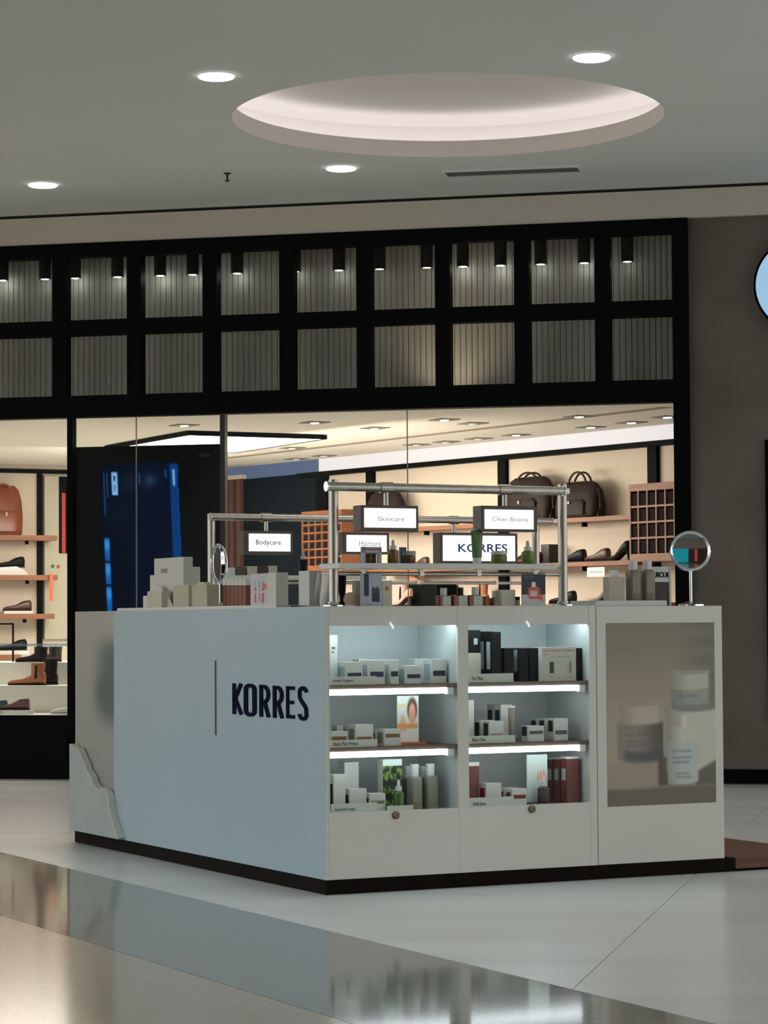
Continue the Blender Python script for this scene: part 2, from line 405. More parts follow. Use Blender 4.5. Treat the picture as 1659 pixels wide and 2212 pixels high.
# transom grid
MU = [-4.758, -4.178, -3.598, -3.018, -2.4385, -1.8585, -1.278, -.698, -.122, .455, 1.0285, 1.6035]
w1 = struct('window_1', MB().box(-5.2, 2.205, -.03, .08, 3.842, 3.945), BLACKF, SF, label='black steel transom grid over the shop front')
obj('transom', box(-5.2, 2.095, -.03, .08, 3.263, 3.374), BLACKF, w1)
obj('beam', box(-5.2, 2.095, -.03, .10, 2.657, 2.816), BLACKF, w1)
for u in MU: obj('mullion', box(-.0545, .0545, -.028, .078, 2.816, 3.842), BLACKF, w1, None, (u, 0, 0))
obj('jamb', box(2.095, 2.205, -.03, .10, 0, 3.842), BLACKF, w1)
E_ = MU+[2.1495]
pm = {}
for r, (z0, z1) in enumerate([(2.816, 3.263), (3.374, 3.842)]):
    for a, b in zip(E_[:-1], E_[1:]):
        obj('pane', box(a+.0545, b-.0545, .02, .026, z0, z1), GLASS, w1)
# ribbed wall behind the grid: every slat is a piece
RIBM = mat('ribbed_panel_paint', (.42, .42, .37), .6, noise=.06, nscale=3)
rib = struct('wall_ribbed', MB().box(-5.2, 2.2, .39, .42, 2.70, 3.98), mat('rib_backing', (.10, .095, .08), .8), SF)
sl = MB().prism([(-.0195, 0), (.0195, 0), (.0195, 1.28), (-.0195, 1.28)], 0, .03)
sl = MB().loft([(2.70, .0205, .012), (3.98, .0205, .012)], 16, 5.).mesh('slat', RIBM, True)
k = 0; u = -5.18
while u < 2.2:
    obj('slat', sl, None, rib, None, (u, .392, 0)); u += .0432
struct('trim_2', MB().box(-5.2, 2.2, .08, .42, 3.95, 3.98).box(-5.2, 2.2, .10, .39, 2.70, 2.72), BLACKF, SF)
led = thing('recess_light', 'warm strip light hidden at the top of the ribbed recess', 'strip light', SF, (-1.5, .16, 3.925))
obj('strip', box(-3.6, 3.6, -.012, .012, 0, .02), mat('warm_strip', (.8, .7, .5), emis=(1, .80, .56), es=.3), led)
# dark cylinders and glow lamps made up for downlight reflections over the ribs
CYLX = [(5, 1), (97, .4), (162, .8), (254, .8), (346, 1), (416, .55), (512, .7), (637, .5), (732, .5), (820, .05), (922, .05), (1000, .8), (1081, .85), (1168, .5), (1262, .7), (1355, .25)]
cyl_m = mat('reflection_dark', (.018, .017, .016), .5)
names = ['first', 'second', 'third', 'fourth', 'fifth', 'sixth', 'seventh', 'eighth', 'ninth', 'tenth', 'eleventh', 'twelfth', 'thirteenth', 'fourteenth', 'fifteenth', 'sixteenth']
for i, (x, e) in enumerate(CYLX):
    u, z = SF.px(x, 606-x*.030, .27)
    t = thing('reflection_cylinder', 'dark cylinder standing for a downlight reflection behind the transom grid, %s from the left' % names[i], 'reflection stand-in', SF, (u, .27, 3.95), 0, 'reflection cylinders above the shop')
    obj('housing', MB().loft([(z-3.95, .040, .040), (z-3.95, .045, .045), (0, .045, .045)], 20), cyl_m, t, smooth=True)
    obj('lens', MB().loft([(z-3.952, .03, .03), (z-3.949, .034, .034)], 16), mat('reflection_spot', (.8, .8, .8), emis=(1, .95, .85), es=1.2), t)  # glowing disc standing for the bright spot of the reflection
    p_ = SF.P(u, .30, z-.012)
    l = bpy.data.lights.new('reflection_lamp', 'POINT'); l.energy = .22*e; l.color = (.96, .97, .9); l.shadow_soft_size = .012
    o = bpy.data.objects.new('reflection_lamp', l); COL.objects.link(o); o.location = p_
u, z = SF.px(968, 845, .2)
o = spot('uplight', SF.P(u, .10, 2.74), 30, (1, .80, .58), 2.2, 1, (math.radians(180-24), 0, -.2331), .05)

# shop window: panes, posts, plinth
w2 = struct('window_2', MB().box(-5.2, -2.3775, -.03, .06, 0, .467).box(-2.3775, 2.095, .0, .06, 0, .30), BLACKF, SF, label='black plinth and glass of the shoe shop window')
obj('post', box(-2.377, -2.333, -.03, .05, .3, 2.657), BLACKF, w2)
obj('post', box(-1.206, -1.168, -.02, .05, .3, 2.657), mat('bronze_post', (.02, .017, .015), .35, .5), w2)
for a, b, z0 in [(-5.2, -2.377, .467), (-2.333, -1.858, .3), (-1.854, -1.206, .3), (-1.168, .180, .3), (.184, 2.095, .3)]:
    obj('pane', box(a, b, .012, .022, z0, 2.657), GLASS, w2)
for u in (-1.856, .182): obj('glass_seam', box(u-.003, u+.003, .010, .024, .3, 2.657), mat('seam', (.22, .21, .18), .4), w2)
obj('reflection_stripe', box(-5.2, -2.377, .006, .011, .975, .995), glassmat('pane_reflection', (.55, .72, .82), .12, .4), w2)  # pale blue strip painted on the pane as a reflection

# shop shell
ZS = 2.70
struct('ceiling_shop', MB().box(-6, 6, .10, 17, ZS, ZS+.03), SHOPC, SF)
struct('wall_back', MB().box(-9, 9, 0, .1, 0, ZS), CREAM, BF)
struct('wall_shelves', MB().box(-5.02, 2.2, 0, .1, 0, ZS), CREAM, WF)
NAVYW = mat('navy_wall', (.006, .012, .018), .8, spec=.08, noise=.15, nscale=2)
struct('wall_navy', MB().box(-12, -5.02, -.01, .1, 0, ZS), NAVYW, WF)
struct('wall_left', MB().box(-7.6, -7.5, 0, 16, 0, 4.1), CREAM, SF)
# cove fascia and black rail on the shelf wall
cov = thing('cove_light', 'long glowing white cove band under the shop ceiling', 'strip light', WF, (-1.5, 0, 0))
zb1 = WF.px(1457, 915, -.08)[1]; zb0 = WF.px(1457, 948, -.08)[1]
obj('diffuser', MB().box(-3.52, 3.7, -.08, 0, zb0, min(zb1, ZS)), mat('cove_diffuser', (.25, .25, .25), .5, emis=(1, .95, .97), es=.58), cov)
obj('diffuser', MB().box(-10.5, -3.52, -.08, 0, zb0, min(zb1, ZS)), mat('cove_diffuser_dim', (.02, .03, .05), .5, emis=(.22, .34, .62), es=.26), cov, label='dim blue end of the cove')
ra = thing('wall_rail', 'black horizontal rail with uprights on the shelf wall', 'rail', WF, (0, 0, 0))
za = WF.px(1457, 959, -.08)[1]
obj('rail', box(-5.4, 2.2, -.09, 0, za, zb0), BLACKF, ra)
for x in (1408, 1083, 797):
    u, _ = WF.px(x, 1030, -.04); obj('upright', box(u-.055, u+.055, -.04, 0, 0, za), BLACKF, ra)
u, _ = WF.px(694, 1030, -.04); obj('upright', box(u-.10, u+.08, -.04, 0, 0, za), BLACKF, ra)
# hanging luminous panel
zp = 2.665
ps = [KF.pxz(*q_, zp) for q_ in [(420, 940), (702, 948), (234, 968), (490, 980)]]
u0 = (ps[0][0]+ps[2][0])/2; u1 = (ps[1][0]+ps[3][0])/2; v0 = (ps[0][1]+ps[1][1])/2; v1 = (ps[2][1]+ps[3][1])/2
t = thing('ceiling_light', 'large black-rimmed luminous ceiling panel inside the shop', 'ceiling light', KF, ((u0+u1)/2, (v0+v1)/2, zp))
a, b = (u1-u0)/2, (v1-v0)/2
obj('rim', MB().box(-a, a, -b-.02, -b, -.004, .03).box(-a, a, b, b+.02, -.004, .03).box(-a-.02, -a, -b-.02, b+.02, -.004, .03).box(a, a+.02, -b-.02, b+.02, -.004, .03).box(-a, a, -b, b, .024, .03), BLACKF, t)
obj('diffuser', box(-a, a, -b, b, 0, .02), mat('panel_diffuser', (.8, .8, .8), emis=(.9, 1, .93), es=2.2), t)
# shop ceiling spots
SPX = [(398, 918, 1), (680, 912, 1), (810, 924, 0), (960, 906, 1), (1022, 914, 0), (1251, 899, 1), (1276, 922, 1), (1364, 912, 1), (1442, 900, 1), (1115, 939, 1), (1034, 947, .4), (964, 954, .4), (900, 960, .3), (700, 984, .3), (640, 991, .2), (632, 967, 0)]
for i, (x, y, e) in enumerate(SPX):
    u, v = KF.pxz(x, y, ZS)
    t = thing('recessed_spotlight', 'small square recessed shop spotlight, %s from the left across the shop ceiling' % names[sorted(SPX).index((x, y, e))], 'ceiling light', KF, (u, v, ZS), 0, 'recessed spotlights in the shop ceiling')
    obj('bezel', box(-.09, .09, -.10, .10, -.006, 0), mat('bezel_grey', (.16, .145, .12), .6), t)
    obj('lamp', MB().loft([(-.012, .03, .04), (-.006, .034, .045)], 14), mat('spot_on' if e > .5 else 'spot_off', (.6, .6, .55), emis=(.85, 1, 1), es=2.2 if e > .5 else .1), t)
# soffit groove line
pa, pb = KF.pxz(1020, 928, ZS), KF.pxz(500, 988, ZS)
d = math.atan2(pb[1]-pa[1], pb[0]-pa[0]); ln_ = math.hypot(pb[0]-pa[0], pb[1]-pa[1])
struct('trim_3', box(-2.5, ln_+2, -.05, .05, -.004, 0), mat('groove', (.26, .22, .17), .8), KF, (pa[0], pa[1], ZS), rz=d)

# round sign on the concrete
t = thing('round_sign', 'round pale blue illuminated sign with black rim on the concrete wall', 'sign', SF, (3.0, .03, 3.44))
obj('rim', MB().loft([(-.12, .335, .335), (0, .335, .335)], 64, 2., 'y'), BLACKF, t, smooth=True)
obj('lit_face', MB().loft([(-.125, .318, .318), (-.119, .318, .318)], 64, 2., 'y'), mat('blue_lit', (.3, .45, .6), emis=(.25, .42, .60), es=.95), t)

# hall behind the camera (seen in the mirrors and polished surfaces)
struct('wall_rear', MB().box(-14, 14, -8.2, -8, 0, 4.17), mat('rear_wall', (.30, .28, .25), .8), WORLD)
struct('trim_4', MB().box(-5.5, -1.0, -8, -7.9, 0, 2.4), mat('teal_panel', (.02, .35, .42), .6, emis=(.0, .22, .30), es=.6), WORLD)
struct('trim_5', MB().box(-.9, 3.6, -8, -7.95, 0, 2.4), mat('rear_shop_dark', (.05, .04, .035), .7), WORLD)
struct('trim_6', MB().box(.1, .6, -7.95, -7.9, .2, 2.3), mat('rear_red', (.5, .05, .04), .6, emis=(.6, .05, .04), es=.4), WORLD)

# ================================================================== KIOSK
HT = 1.2
LR, LL = 1.99, 3.053
pl = thing('kiosk_platform', 'dark wooden plinth and deck carrying the kiosk', 'platform', KF, (0, 0, 0))
obj('plinth', box(0, 2.04, 0, LL, .002, .062), DKWOOD, pl)
for k in range(11):
    y0 = .012+k*.13
    obj('deck_board', box(2.05, 2.62, y0 if k else 0, .012+(k+1)*.13-.004, .012, .060), DECK, pl)
obj('deck_frame', box(2.041, 2.60, .01, 1.44, .0, .012), BLACKF, pl)
# ---- left panel counter
UP0 = LF.px(246, 1500)[0]
pc = thing('panel_counter', 'long white kiosk counter with the dark blue lettering on its side', 'counter', LF, (0, 0, 0))
CD = .55
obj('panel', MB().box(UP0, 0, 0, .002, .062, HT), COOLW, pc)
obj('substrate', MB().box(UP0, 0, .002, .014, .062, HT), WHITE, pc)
obj('end_panel', box(-LL, UP0, .004, .014, .062, HT), WHITE, pc)
obj('worktop', MB().box(-LL, -.56, .014, CD, HT-.03, HT), WHITE, pc)
obj('inner_panel', MB().box(-LL+.02, -.56, CD-.02, CD, .064, HT-.03).box(-LL, -LL+.02, .014, CD, .062, HT-.03), WHITE, pc)
# blurred poster wrapping the end
def endposter(s, t):
    c = mix((118, 116, 110), (100, 102, 102), t)
    d1 = sstep(.35, .95, s)*sstep(.08, .2, t)*(1-sstep(.42, .56, t))
    d2 = sstep(.3, .7, s)*math.exp(-((t-.36)/.07)**2)*.5
    return mix(c, (48, 62, 62), min(1, d1*.95+d2))
painted('poster', UP0+LL-.002, HT-.064, 30, 60, endposter, pc, (-LL, .0035, .063), x0=0, k=2.5, label='grey poster with a soft dark blurred shape')
# torn edge relief
edge = [(151, 1607), (161, 1616), (166, 1615), (172, 1627), (177, 1640), (182, 1650), (185, 1662), (191, 1671), (196, 1678), (199, 1690), (206, 1700), (211, 1706), (217, 1701), (224, 1703), (229, 1710), (233, 1724), (235, 1742), (238, 1760), (243, 1775), (246, 1786), (250, 1798), (254, 1811)]
pts = [LF.px(x, y, -.035) for x, y in edge]
u_l = LF.px(149.5, 1700, -.035)[0]
poly = [(u_l, .066)] + [(u_l, pts[0][1])] + pts[1:] + [(pts[-1][0]+.01, .066)]
obj('torn_relief', MB().prism(poly, -.035, .0), RELIEF, pc, label='raised panel with a torn rocky outline', bevel=.004)
eb = MB()  # strip along the edge, painted pale for the light falling on it
for (a0, b0), (a1, b1) in zip(pts[:-1], pts[1:]):
    eb.prism([(a0, b0), (a1, b1), (a1+.007, b1+.001), (a0+.007, b0+.001)], -.036, -.001)
obj('torn_edge', eb, mat('torn_edge_lit', (.72, .72, .66), .6), pc, label='cut edge of the torn panel, painted pale as lit')
u, zt_ = LF.px(466, 1427); _, zb_ = LF.px(466, 1588)
obj('vertical_rule', box(u-.006, u+.006, -.004, 0, zb_, zt_), mat('rule_grey', (.10, .12, .13), .5), pc)
for ch, x0, x1, yt, yb in [('K', 498, 521, 1476, 1543), ('O', 522, 551, 1476, 1548), ('R', 556, 580, 1479, 1549), ('R', 585, 609, 1481, 1551), ('E', 614, 633, 1482, 1552), ('S', 639, 662, 1482, 1557)]:
    a_, zt_ = LF.px(x0, yt, -.01); b_, _ = LF.px(x1, yt, -.01); _, zb_ = LF.px((x0+x1)/2, yb, -.01)
    block_letter(ch, NAVY, (b_-a_)*.93, zt_-zb_, pc, (a_+(b_-a_)*.05, -.005, zb_))
# raised worktop board
ub = LF.px(265, 1312, .06)[0]
obj('display_board', box(ub, -.56, .03, CD-.02, HT, HT+.014), WHITE, pc)
# ---- display cabinets
def zpx(y, x=850, v=0): return KF.px(x, y, v)[1]
UA = KF.px(710.5, 1500)[0]; UB = KF.px(990, 1500)[0]; UC = KF.px(1003, 1500)[0]
UD = KF.px(1012, 1500)[0]; UE = KF.px(1274, 1500)[0]; UF = KF.px(1288, 1500)[0]
zo1 = KF.px(850, 1351)[1]; zo0 = KF.px(855, 1751)[1]
SH = [KF.px(850, 1612)[1], KF.px(850, 1478)[1]]     # shelf top heights (front edge)
DEP = .40
def cabinet(u0, ua, ub, u1, label, lockx):
    c = thing('display_cabinet', label, 'cabinet', KF, (u0, 0, 0))
    a, b, w = ua-u0, ub-u0, u1-u0
    obj('stile', box(0, a, 0, .02, .062, HT), WHITE, c)
    obj('stile', box(b, w, 0, .02, .062, HT), WHITE, c)
    obj('top_rail', box(a, b, .002, .02, zo1, HT), WHITE, c)
    obj('kick_panel', box(a, b, .001, .02, .062, zo0), WHITE, c)
    obj('side_panel', box(0.001, a, .02, DEP, .062, HT-.02), WHITE_IN, c)
    obj('side_panel', box(b, w-.001, .02, DEP, .062, HT-.02), WHITE_IN, c)
    obj('back_panel', box(a, b, DEP-.02, DEP, .062, HT-.02), WHITE_IN, c)
    obj('case_top', box(a, b, .02, DEP-.02, zo1+.03, zo1+.05), WHITE_IN, c)
    obj('case_floor', box(a, b, .02, DEP-.02, zo0-.03, zo0-.008), WHITE, c)
    obj('worktop', box(0, w, .0, CD, HT, HT+.003), WHITE, c)
    for z in SH:
        s = obj('shelf', box(a, b, .012, DEP-.02, z-.018, z), SHELFW, c)
        obj('light_strip', box(a+.002, b-.05, .006, .03, z-.043, z-.0185), LITG, s)
        obj('light_strip_end', box(b-.05, b-.02, .008, .03, z-.048, z-.0185), FROST, s)
    # top strip light tucked behind the rail, lights the upper compartment
    s = obj('top_light', box(a+.02, b-.02, .03, .05, zo1+.012, zo1+.03), mat('led_top', (.8, .8, .8), emis=(.80, .94, 1), es=14.0), c)
    ux, uz = KF.px(lockx, 1761-(lockx-855)*.045)
    lk = obj('lock', MB().loft([(-.012, .012, .012), (-.008, .016, .016), (.002, .017, .017)], 20, 2., 'y'), mat('lock_metal', (.16, .11, .08), .3, 1), c, None, (ux-u0, 0, uz), smooth=True)
    obj('keyhole', box(-.002, .002, -.0135, -.011, -.006, .006), BLACKG, lk)
    gl = obj('glass_door', box(a+.004, b-.004, .010, .0115, zo0-.006, zo1+.01), CASEGL, c)
    hx, hz = KF.px(lockx-12, 1351-(lockx-855)*.012)
    obj('door_catch', MB().tube([(-.008, -.012, .012), (0, -.016, 0), (.008, -.012, -.012)], .005), mat('catch_glint', (.9, .9, .9), .15, .3, emis=(1, 1, 1), es=.5), c, None, (hx-u0, 0, hz))  # catch glows to imitate the white glint on it
    return c
cabinet(.0148, UA+.003, UB, UC, 'white lit display cabinet with open shelves, next to the lettered panel', 855)
cabinet(UC, UD, UE, UF, 'white lit display cabinet with open shelves, beside the poster unit', 1149)
# ---- end unit with poster
eu = thing('end_cabinet', 'white end cabinet with a large jar poster on its front', 'cabinet', KF, (UF, 0, 0))
WE = LR-UF
obj('carcass', box(.004, WE, 0, CD, .062, HT), WHITE, eu, bevel=.002)
pa_, pz1 = KF.px(1309, 1346, -.002); pb_, _ = KF.px(1543, 1346, -.002); _, pz0 = KF.px(1430, 1738, -.002)
def jarposter(s, t):
    x = 1309+s*235; y = 1346+t*389
    c = mix((92, 88, 78), (118, 110, 97), sstep(1346, 1560, y))
    c = mix(c, (74, 73, 66), sstep(1440, 1545, x)*(1-sstep(1480, 1640, y))*.75)
    c = mix(c, (104, 98, 86), .35*(.5+.5*math.sin(y*.16+x*.01))*(1-sstep(1500, 1560, y)))
    yraw = y
    def R(c, x0, y0, x1, y1, col, sf=4, a=1, shade=0, cv=1):
        q2 = 1-((x-(x0+x1)/2)/((x1-x0)/2))**2
        y = yraw - (7*math.sqrt(q2)-3.5 if (cv and q2 > 0) else 0)
        m_ = sstep(x0-sf, x0+sf, x)*(1-sstep(x1-sf, x1+sf, x))*sstep(y0-sf, y0+sf, y)*(1-sstep(y1-sf, y1+sf, y))
        q_ = (x-x0)/(x1-x0)
        col = mix(col, tuple(v*.72 for v in col), shade*max(0, 1-2.2*q_)) if shade > 0 else mix(col, tuple(v*.55 for v in col), -shade*max(0, q_-.45)*1.8)
        return mix(c, col, a*m_)
    c = R(c, 1300, 1695, 1560, 1760, (74, 71, 62), 9, cv=0)
    c = R(c, 1290, 1640, 1418, 1696, (112, 105, 94), 6)
    c = R(c, 1418, 1634, 1440, 1694, (62, 56, 50), 4, cv=0)
    c = R(c, 1436, 1534, 1548, 1668, (142, 141, 130), 5, 1, 1)
    if x > 1500: c = mix(c, (70, 68, 61), sstep(1668-(x-1500)*.55-6, 1668-(x-1500)*.55+6, y)*(1-sstep(1690, 1700, y)))
    c = R(c, 1331, 1560, 1429, 1638, (96, 92, 84), 4, 1, -1)
    c = R(c, 1345, 1618, 1428, 1640, (52, 56, 60), 8, .8)
    c = R(c, 1337, 1516, 1419, 1559, (132, 123, 112), 4, 1, .6)
    c = mix(c, (112, 106, 98), ell(x, y, 1378, 1520, 41, 5, .3))
    c = R(c, 1448, 1490, 1530, 1531, (108, 112, 108), 3, 1, .6)
    c = R(c, 1449, 1450, 1530, 1489, (134, 133, 124), 4, 1, .8)
    c = mix(c, (110, 110, 104), ell(x, y, 1489.5, 1453, 40, 5, .3))
    c = R(c, 1450, 1520, 1536, 1534, (84, 90, 90), 4, .8)
    c = R(c, 1439, 1600, 1505, 1690, (132, 138, 136), 4, 1, .6)
    c = R(c, 1448, 1566, 1498, 1600, (142, 143, 134), 4, 1, .6)
    c = R(c, 1470, 1542, 1482, 1568, (150, 148, 138), 3)
    for (a0, b0, a1) in [(1347, 1582, 1364), (1372, 1582, 1396), (1350, 1597, 1388), (1350, 1605, 1392), (1460, 1502, 1474), (1480, 1502, 1506), (1447, 1620, 1458), (1462, 1620, 1490), (1450, 1634, 1490), (1450, 1644, 1486), (1455, 1668, 1486), (1455, 1676, 1490)]:
        c = R(c, a0, b0, a1, b0+4, (52, 60, 72), 2.5, .42, cv=0)
    return c
painted('poster', pb_-pa_, pz1-pz0, 118, 196, jarposter, eu, (pa_-UF, -.001, pz0), x0=0, k=2.4, label='muted grey-beige poster of skincare jars')
# ---- far run and right side of the kiosk
fc = thing('back_counter', 'white counter along the far side of the kiosk', 'counter', KF, (0, LL-.5, 0))
obj('carcass', box(CD+.01, 2.95, 0, .5, .064, HT-.005), WHITE, fc)
# fill corner worktop under the rails
# ================================================================== RAIL FRAMES
def frame_rail(label, v, xl, xr, ytop, railx0, railx1, railz, shelf=None, tube=None):
    ul, _ = KF.px(xl, 1250, v); ur, _ = KF.px(xr, 1250, v); _, zt = KF.px(xl, ytop, v)
    f = thing('rail_frame', label, 'shelf frame', KF, (ul, v, HT+.003))
    Z = HT+.003; w = ur-ul
    for x in (0, w):
        p = obj('post', MB().cyl(x, 0, .0, zt-Z, .021, 20), STEEL, f, smooth=True)
        obj('flange', MB().loft([(0, .05, .05), (.006, .05, .05), (.012, .026, .026), (.02, .024, .024)], 20), CHROME, p, None, (x, 0, 0), smooth=True)
    r0 = KF.px(railx0, 1100, v)[0]-ul; r1 = KF.px(railx1, 1100, v)[0]-ul
    obj('rail', MB().cyl(-.045, railz-Z, r0, r1, .019, 16, 'x'), STEEL, f, smooth=True)
    obj('rail_end', MB().cyl(-.045, railz-Z, r0-.006, r0, .022, 16, 'x').cyl(-.045, railz-Z, r1, r1+.006, .022, 16, 'x'), CHROME, f, smooth=True)
    obj('bracket', MB().box(-.012, .012, -.045, -.015, railz-Z-.012, railz-Z+.012).box(w-.012, w+.012, -.045, -.015, railz-Z-.012, railz-Z+.012), STEEL, f)
    if shelf:
        x0, x1, z0, z1, d0_, d1_ = shelf
        obj('shelf', box(x0-ul, x1-ul, d0_, d1_, z0-Z, z1-Z), FROST, f, label='pale frosted shelf', bevel=.002)
    if tube:
        z = tube
        obj('cross_tube', MB().cyl(0, z-Z, .02, w-.02, .009, 12, 'x'), STEEL, f, smooth=True)
        for k in range(4):
            x = w*(.12+.25*k); obj('shelf_clip', MB().box(x-.01, x+.01, -.012, .012, z-Z-.008, shelf[2]-Z), STEEL, f)
    return f
VN = .12
zr = KF.px(960, 1057, VN)[1]
s1 = KF.px(733, 1217, VN-.10); s2 = KF.px(1203, 1228, VN-.10); sb = KF.px(733, 1228, VN-.10)
zsh1 = KF.px(960, 1217, VN-.10)[1]; zsh0 = KF.px(960, 1229, VN-.10)[1]
frame_rail('steel rail frame with frosted shelf on the near counter', VN, 721, 1216, 1036, 697, 1205, zr, (s1[0], s2[0], zsh0, zsh1, -.10, .10), KF.px(960, 1240, VN)[1])
VB = LL-.18
zr2 = KF.px(820, 1122, VB)[1]
t1 = KF.px(497, 1243, VB-.1); t2 = KF.px(835, 1243, VB-.1)
z1_ = KF.px(660, 1243, VB-.1)[1]; z0_ = KF.px(660, 1252, VB-.1)[1]
frame_rail('steel rail frame standing on the far counter behind the first', VB, 457, 1158, 1110, 449, 1183, zr2, (t1[0], t2[0], z0_, z1_, -.10, .10), KF.px(800, 1259, VB)[1])

# ---- hanging signs
def sign(label, v, x0, x1, y0, y1, lx0, lx1, ly0, ly1, txt, tx0, tx1, ty0, ty1, hx, rz_, m=GREYTXT, depth=.08, bold=0):
    yc = (y0+y1)/2
    a, zt = KF.px(x0, y0, v); b, _ = KF.px(x1, y0, v); _, zb = KF.px((x0+x1)/2, y1, v); _, zt = KF.px((x0+x1)/2, y0, v)
    t = thing('hanging_sign', label, 'sign', KF, ((a+b)/2, v, zb))
    w = (b-a)/2; h = zt-zb
    obj('housing', box(-w, w, 0, depth, 0, h), SIGNB, t, bevel=.003)
    la, lzt = KF.px(lx0, ly0, v); lb_, _ = KF.px(lx1, ly0, v); _, lzt = KF.px((lx0+lx1)/2, ly0, v); _, lzb = KF.px((lx0+lx1)/2, ly1, v)
    uc = (a+b)/2
    f = obj('lit_face', box(la-uc, lb_-uc, -.004, .0, lzb-zb, lzt-zb), LITW, t, bevel=.0035)
    ta, _ = KF.px(tx0, yc, v); tb, _ = KF.px(tx1, yc, v); _, tzt = KF.px((tx0+tx1)/2, ty0, v); _, tzb = KF.px((tx0+tx1)/2, ty1, v)
    lettering('lettering', txt, m, tb-ta, tzt-tzb, f, (ta-uc, -.0055, tzb-zb), bold, .001)
    hu, _ = KF.px(hx, y0, v+depth/2)
    obj('hanger', MB().cyl(hu-uc, depth/2, h, max(h+.02, rz_-zb-.012), .011, 12), STEEL, t, smooth=True)
    obj('clamp', MB().cyl(depth/2, rz_-zb, hu-uc-.03, hu-uc+.03, .0235, 16, 'x'), STEEL, t, smooth=True)
    return t
PALETXT = mat('pale_lettering', (.62, .64, .68), .6)
VS = VN-.045-.04
sign('lit hanging sign on the near rail, left of the pair', VS, 780, 904, 1092, 1148, 786, 898, 1098, 1140, 'Skincare', 815, 872, 1116, 1126, 834, zr, PALETXT)
sign('lit hanging sign on the near rail, right of the pair', VS, 1040, 1161, 1093, 1148, 1046, 1152, 1101, 1143, 'Clean Beauty', 1062, 1140, 1117, 1129, 1090, zr, PALETXT)
VT = VB-.045-.04
sign('lit hanging sign on the far rail before the navy wall', VT, 527, 633, 1147, 1197, 537, 627, 1153, 1191, 'Bodycare', 552, 606, 1166, 1180, 575, zr2)
sign('lit hanging sign on the far rail, low behind the near left sign', VT, 741, 841, 1150, 1197, 748, 835, 1156, 1192, 'Haircare', 775, 822, 1168, 1180, 790, zr2, PALETXT)
sign('large lit brand sign with blue capitals on the far rail', VT, 951, 1118, 1151, 1217, 956, 1112, 1157, 1212, 'KORRES', 989, 1095, 1175, 1193, 980, zr2, mat('blue_letter', (.01, .03, .22), .4), .09, .01)

# ---- cosmetic mirrors
def mirror(label, F, cx, cy, r, v, zbase, yaw, pole):
    u, z = F.px(cx, cy, v)
    t = thing('cosmetic_mirror', label, 'mirror', F, (u, v, zbase), yaw)
    h = z-zbase
    obj('rim', MB().ring((0, 0, h), r, .006, 40, 8).ring((0, .004, h), r+.002, .005, 40, 8), CHROME, t, smooth=True)
    st = [( -.006-.012*(1-(k/8)**2), max(.0005, r*k/8), max(.0005, r*k/8), h if False else 0, 0) for k in range(8, -1, -1)]
    mb = MB(); vs = []; fs = []; n = 40
    for k in range(9):
        for i in range(n):
            a = 2*math.pi*i/n; rr = r*.97*k/8+.0001; vs.append((rr*math.cos(a), .0-.003*(1-(k/8)**2), h+rr*math.sin(a)))
    for k in range(8):
        for i in range(n):
            j = (i+1) % n; fs.append((k*n+i, k*n+j, (k+1)*n+j, (k+1)*n+i))
    mb.add(vs, fs)
    obj('mirror_face', mb, mat('mirror_silver', (.9, .92, .92), .02, 1), t, smooth=True)
    obj('back_shell', MB().loft([(.004, r*.98, r*.98, h, 0), (.012, r*.9, r*.9, h, 0), (.018, r*.5, r*.5, h, 0)], 40, 2., 'y'), CHROME, t, smooth=True)
    obj('stem', MB().cyl(0, .004, .012, h-r-.004, .007, 12), CHROME, t, smooth=True)
    obj('yoke', MB().tube([(r*math.sin(a)*1.06, .004, h-r*math.cos(a)*1.06) for a in [k*.157-1.571 for k in range(21)]], .004), CHROME, t, smooth=True)
    obj('base', MB().loft([(0, .062, .062), (.008, .062, .062), (.012, .04, .04), (.02, .012, .012)], 28), CHROME, t, smooth=True)
    return t
mirror('round chrome mirror on a stand on the end cabinet', KF, 1491, 1190, .085, .14, HT, -A-.11, 0)
mirror('round chrome mirror seen edge-on beside the left rail post', LF, 474, 1217, .090, .30, HT+.014, 2.35, 0)

# ================================================================== PRODUCTS
def hexm(name, col, rough=.45, **k): return mat(name, col, rough, **k)
BOXW = mat('carton_white', (.66, .655, .62), .5)
BOXC = mat('carton_cream', (.60, .57, .47), .55)
BOXK = mat('carton_black', (.006, .007, .008), .5, spec=.15)
BOXR = mat('carton_red_brown', (.17, .045, .035), .5)
BOXBR = mat('carton_rust', (.20, .05, .022), .5)
def carton(F, x0, yt, x1, v, zs, d, m, label, band=None, bandy=(.12, .34), top=None, side=None, group=None, name='product_box', rz=0, txt=False, cat='box'):
    a, _ = F.px(x0, yt, v); b, _ = F.px(x1, yt, v); _, zt = F.px((x0+x1)/2, yt, v)
    w = (b-a)/2; h = zt-zs
    t = thing(name, label, cat, F, ((a+b)/2, v, zs), rz, group)
    obj('carton', box(-w, w, 0, d, 0, h), m, t, bevel=.0012)
    if band: obj('colour_band', box(-w*.85, w*.85, -.0008, 0, h*bandy[0], h*bandy[1]), band, t)
    if top: obj('lid', box(-w-.0005, w+.0005, -.0006, d+.0006, h*(1-top[1]), h+.0006), top[0], t)
    if side: obj('side_print', box(-w-.0008, -w, d*.2, d*.85, h*side[1], h*side[2]), side[0], t)
    if txt: obj('small_print', MB().box(-w*.5, w*.4, -.0007, 0, h*.72, h*.76).box(-w*.5, w*.1, -.0007, 0, h*.64, h*.67), GREYTXT, t)
    return t
NB = mat('band_navy', (.012, .016, .07), .5); OB = mat('band_ochre', (.25, .085, .035), .5); GB = mat('band_khaki', (.20, .17, .10), .5)
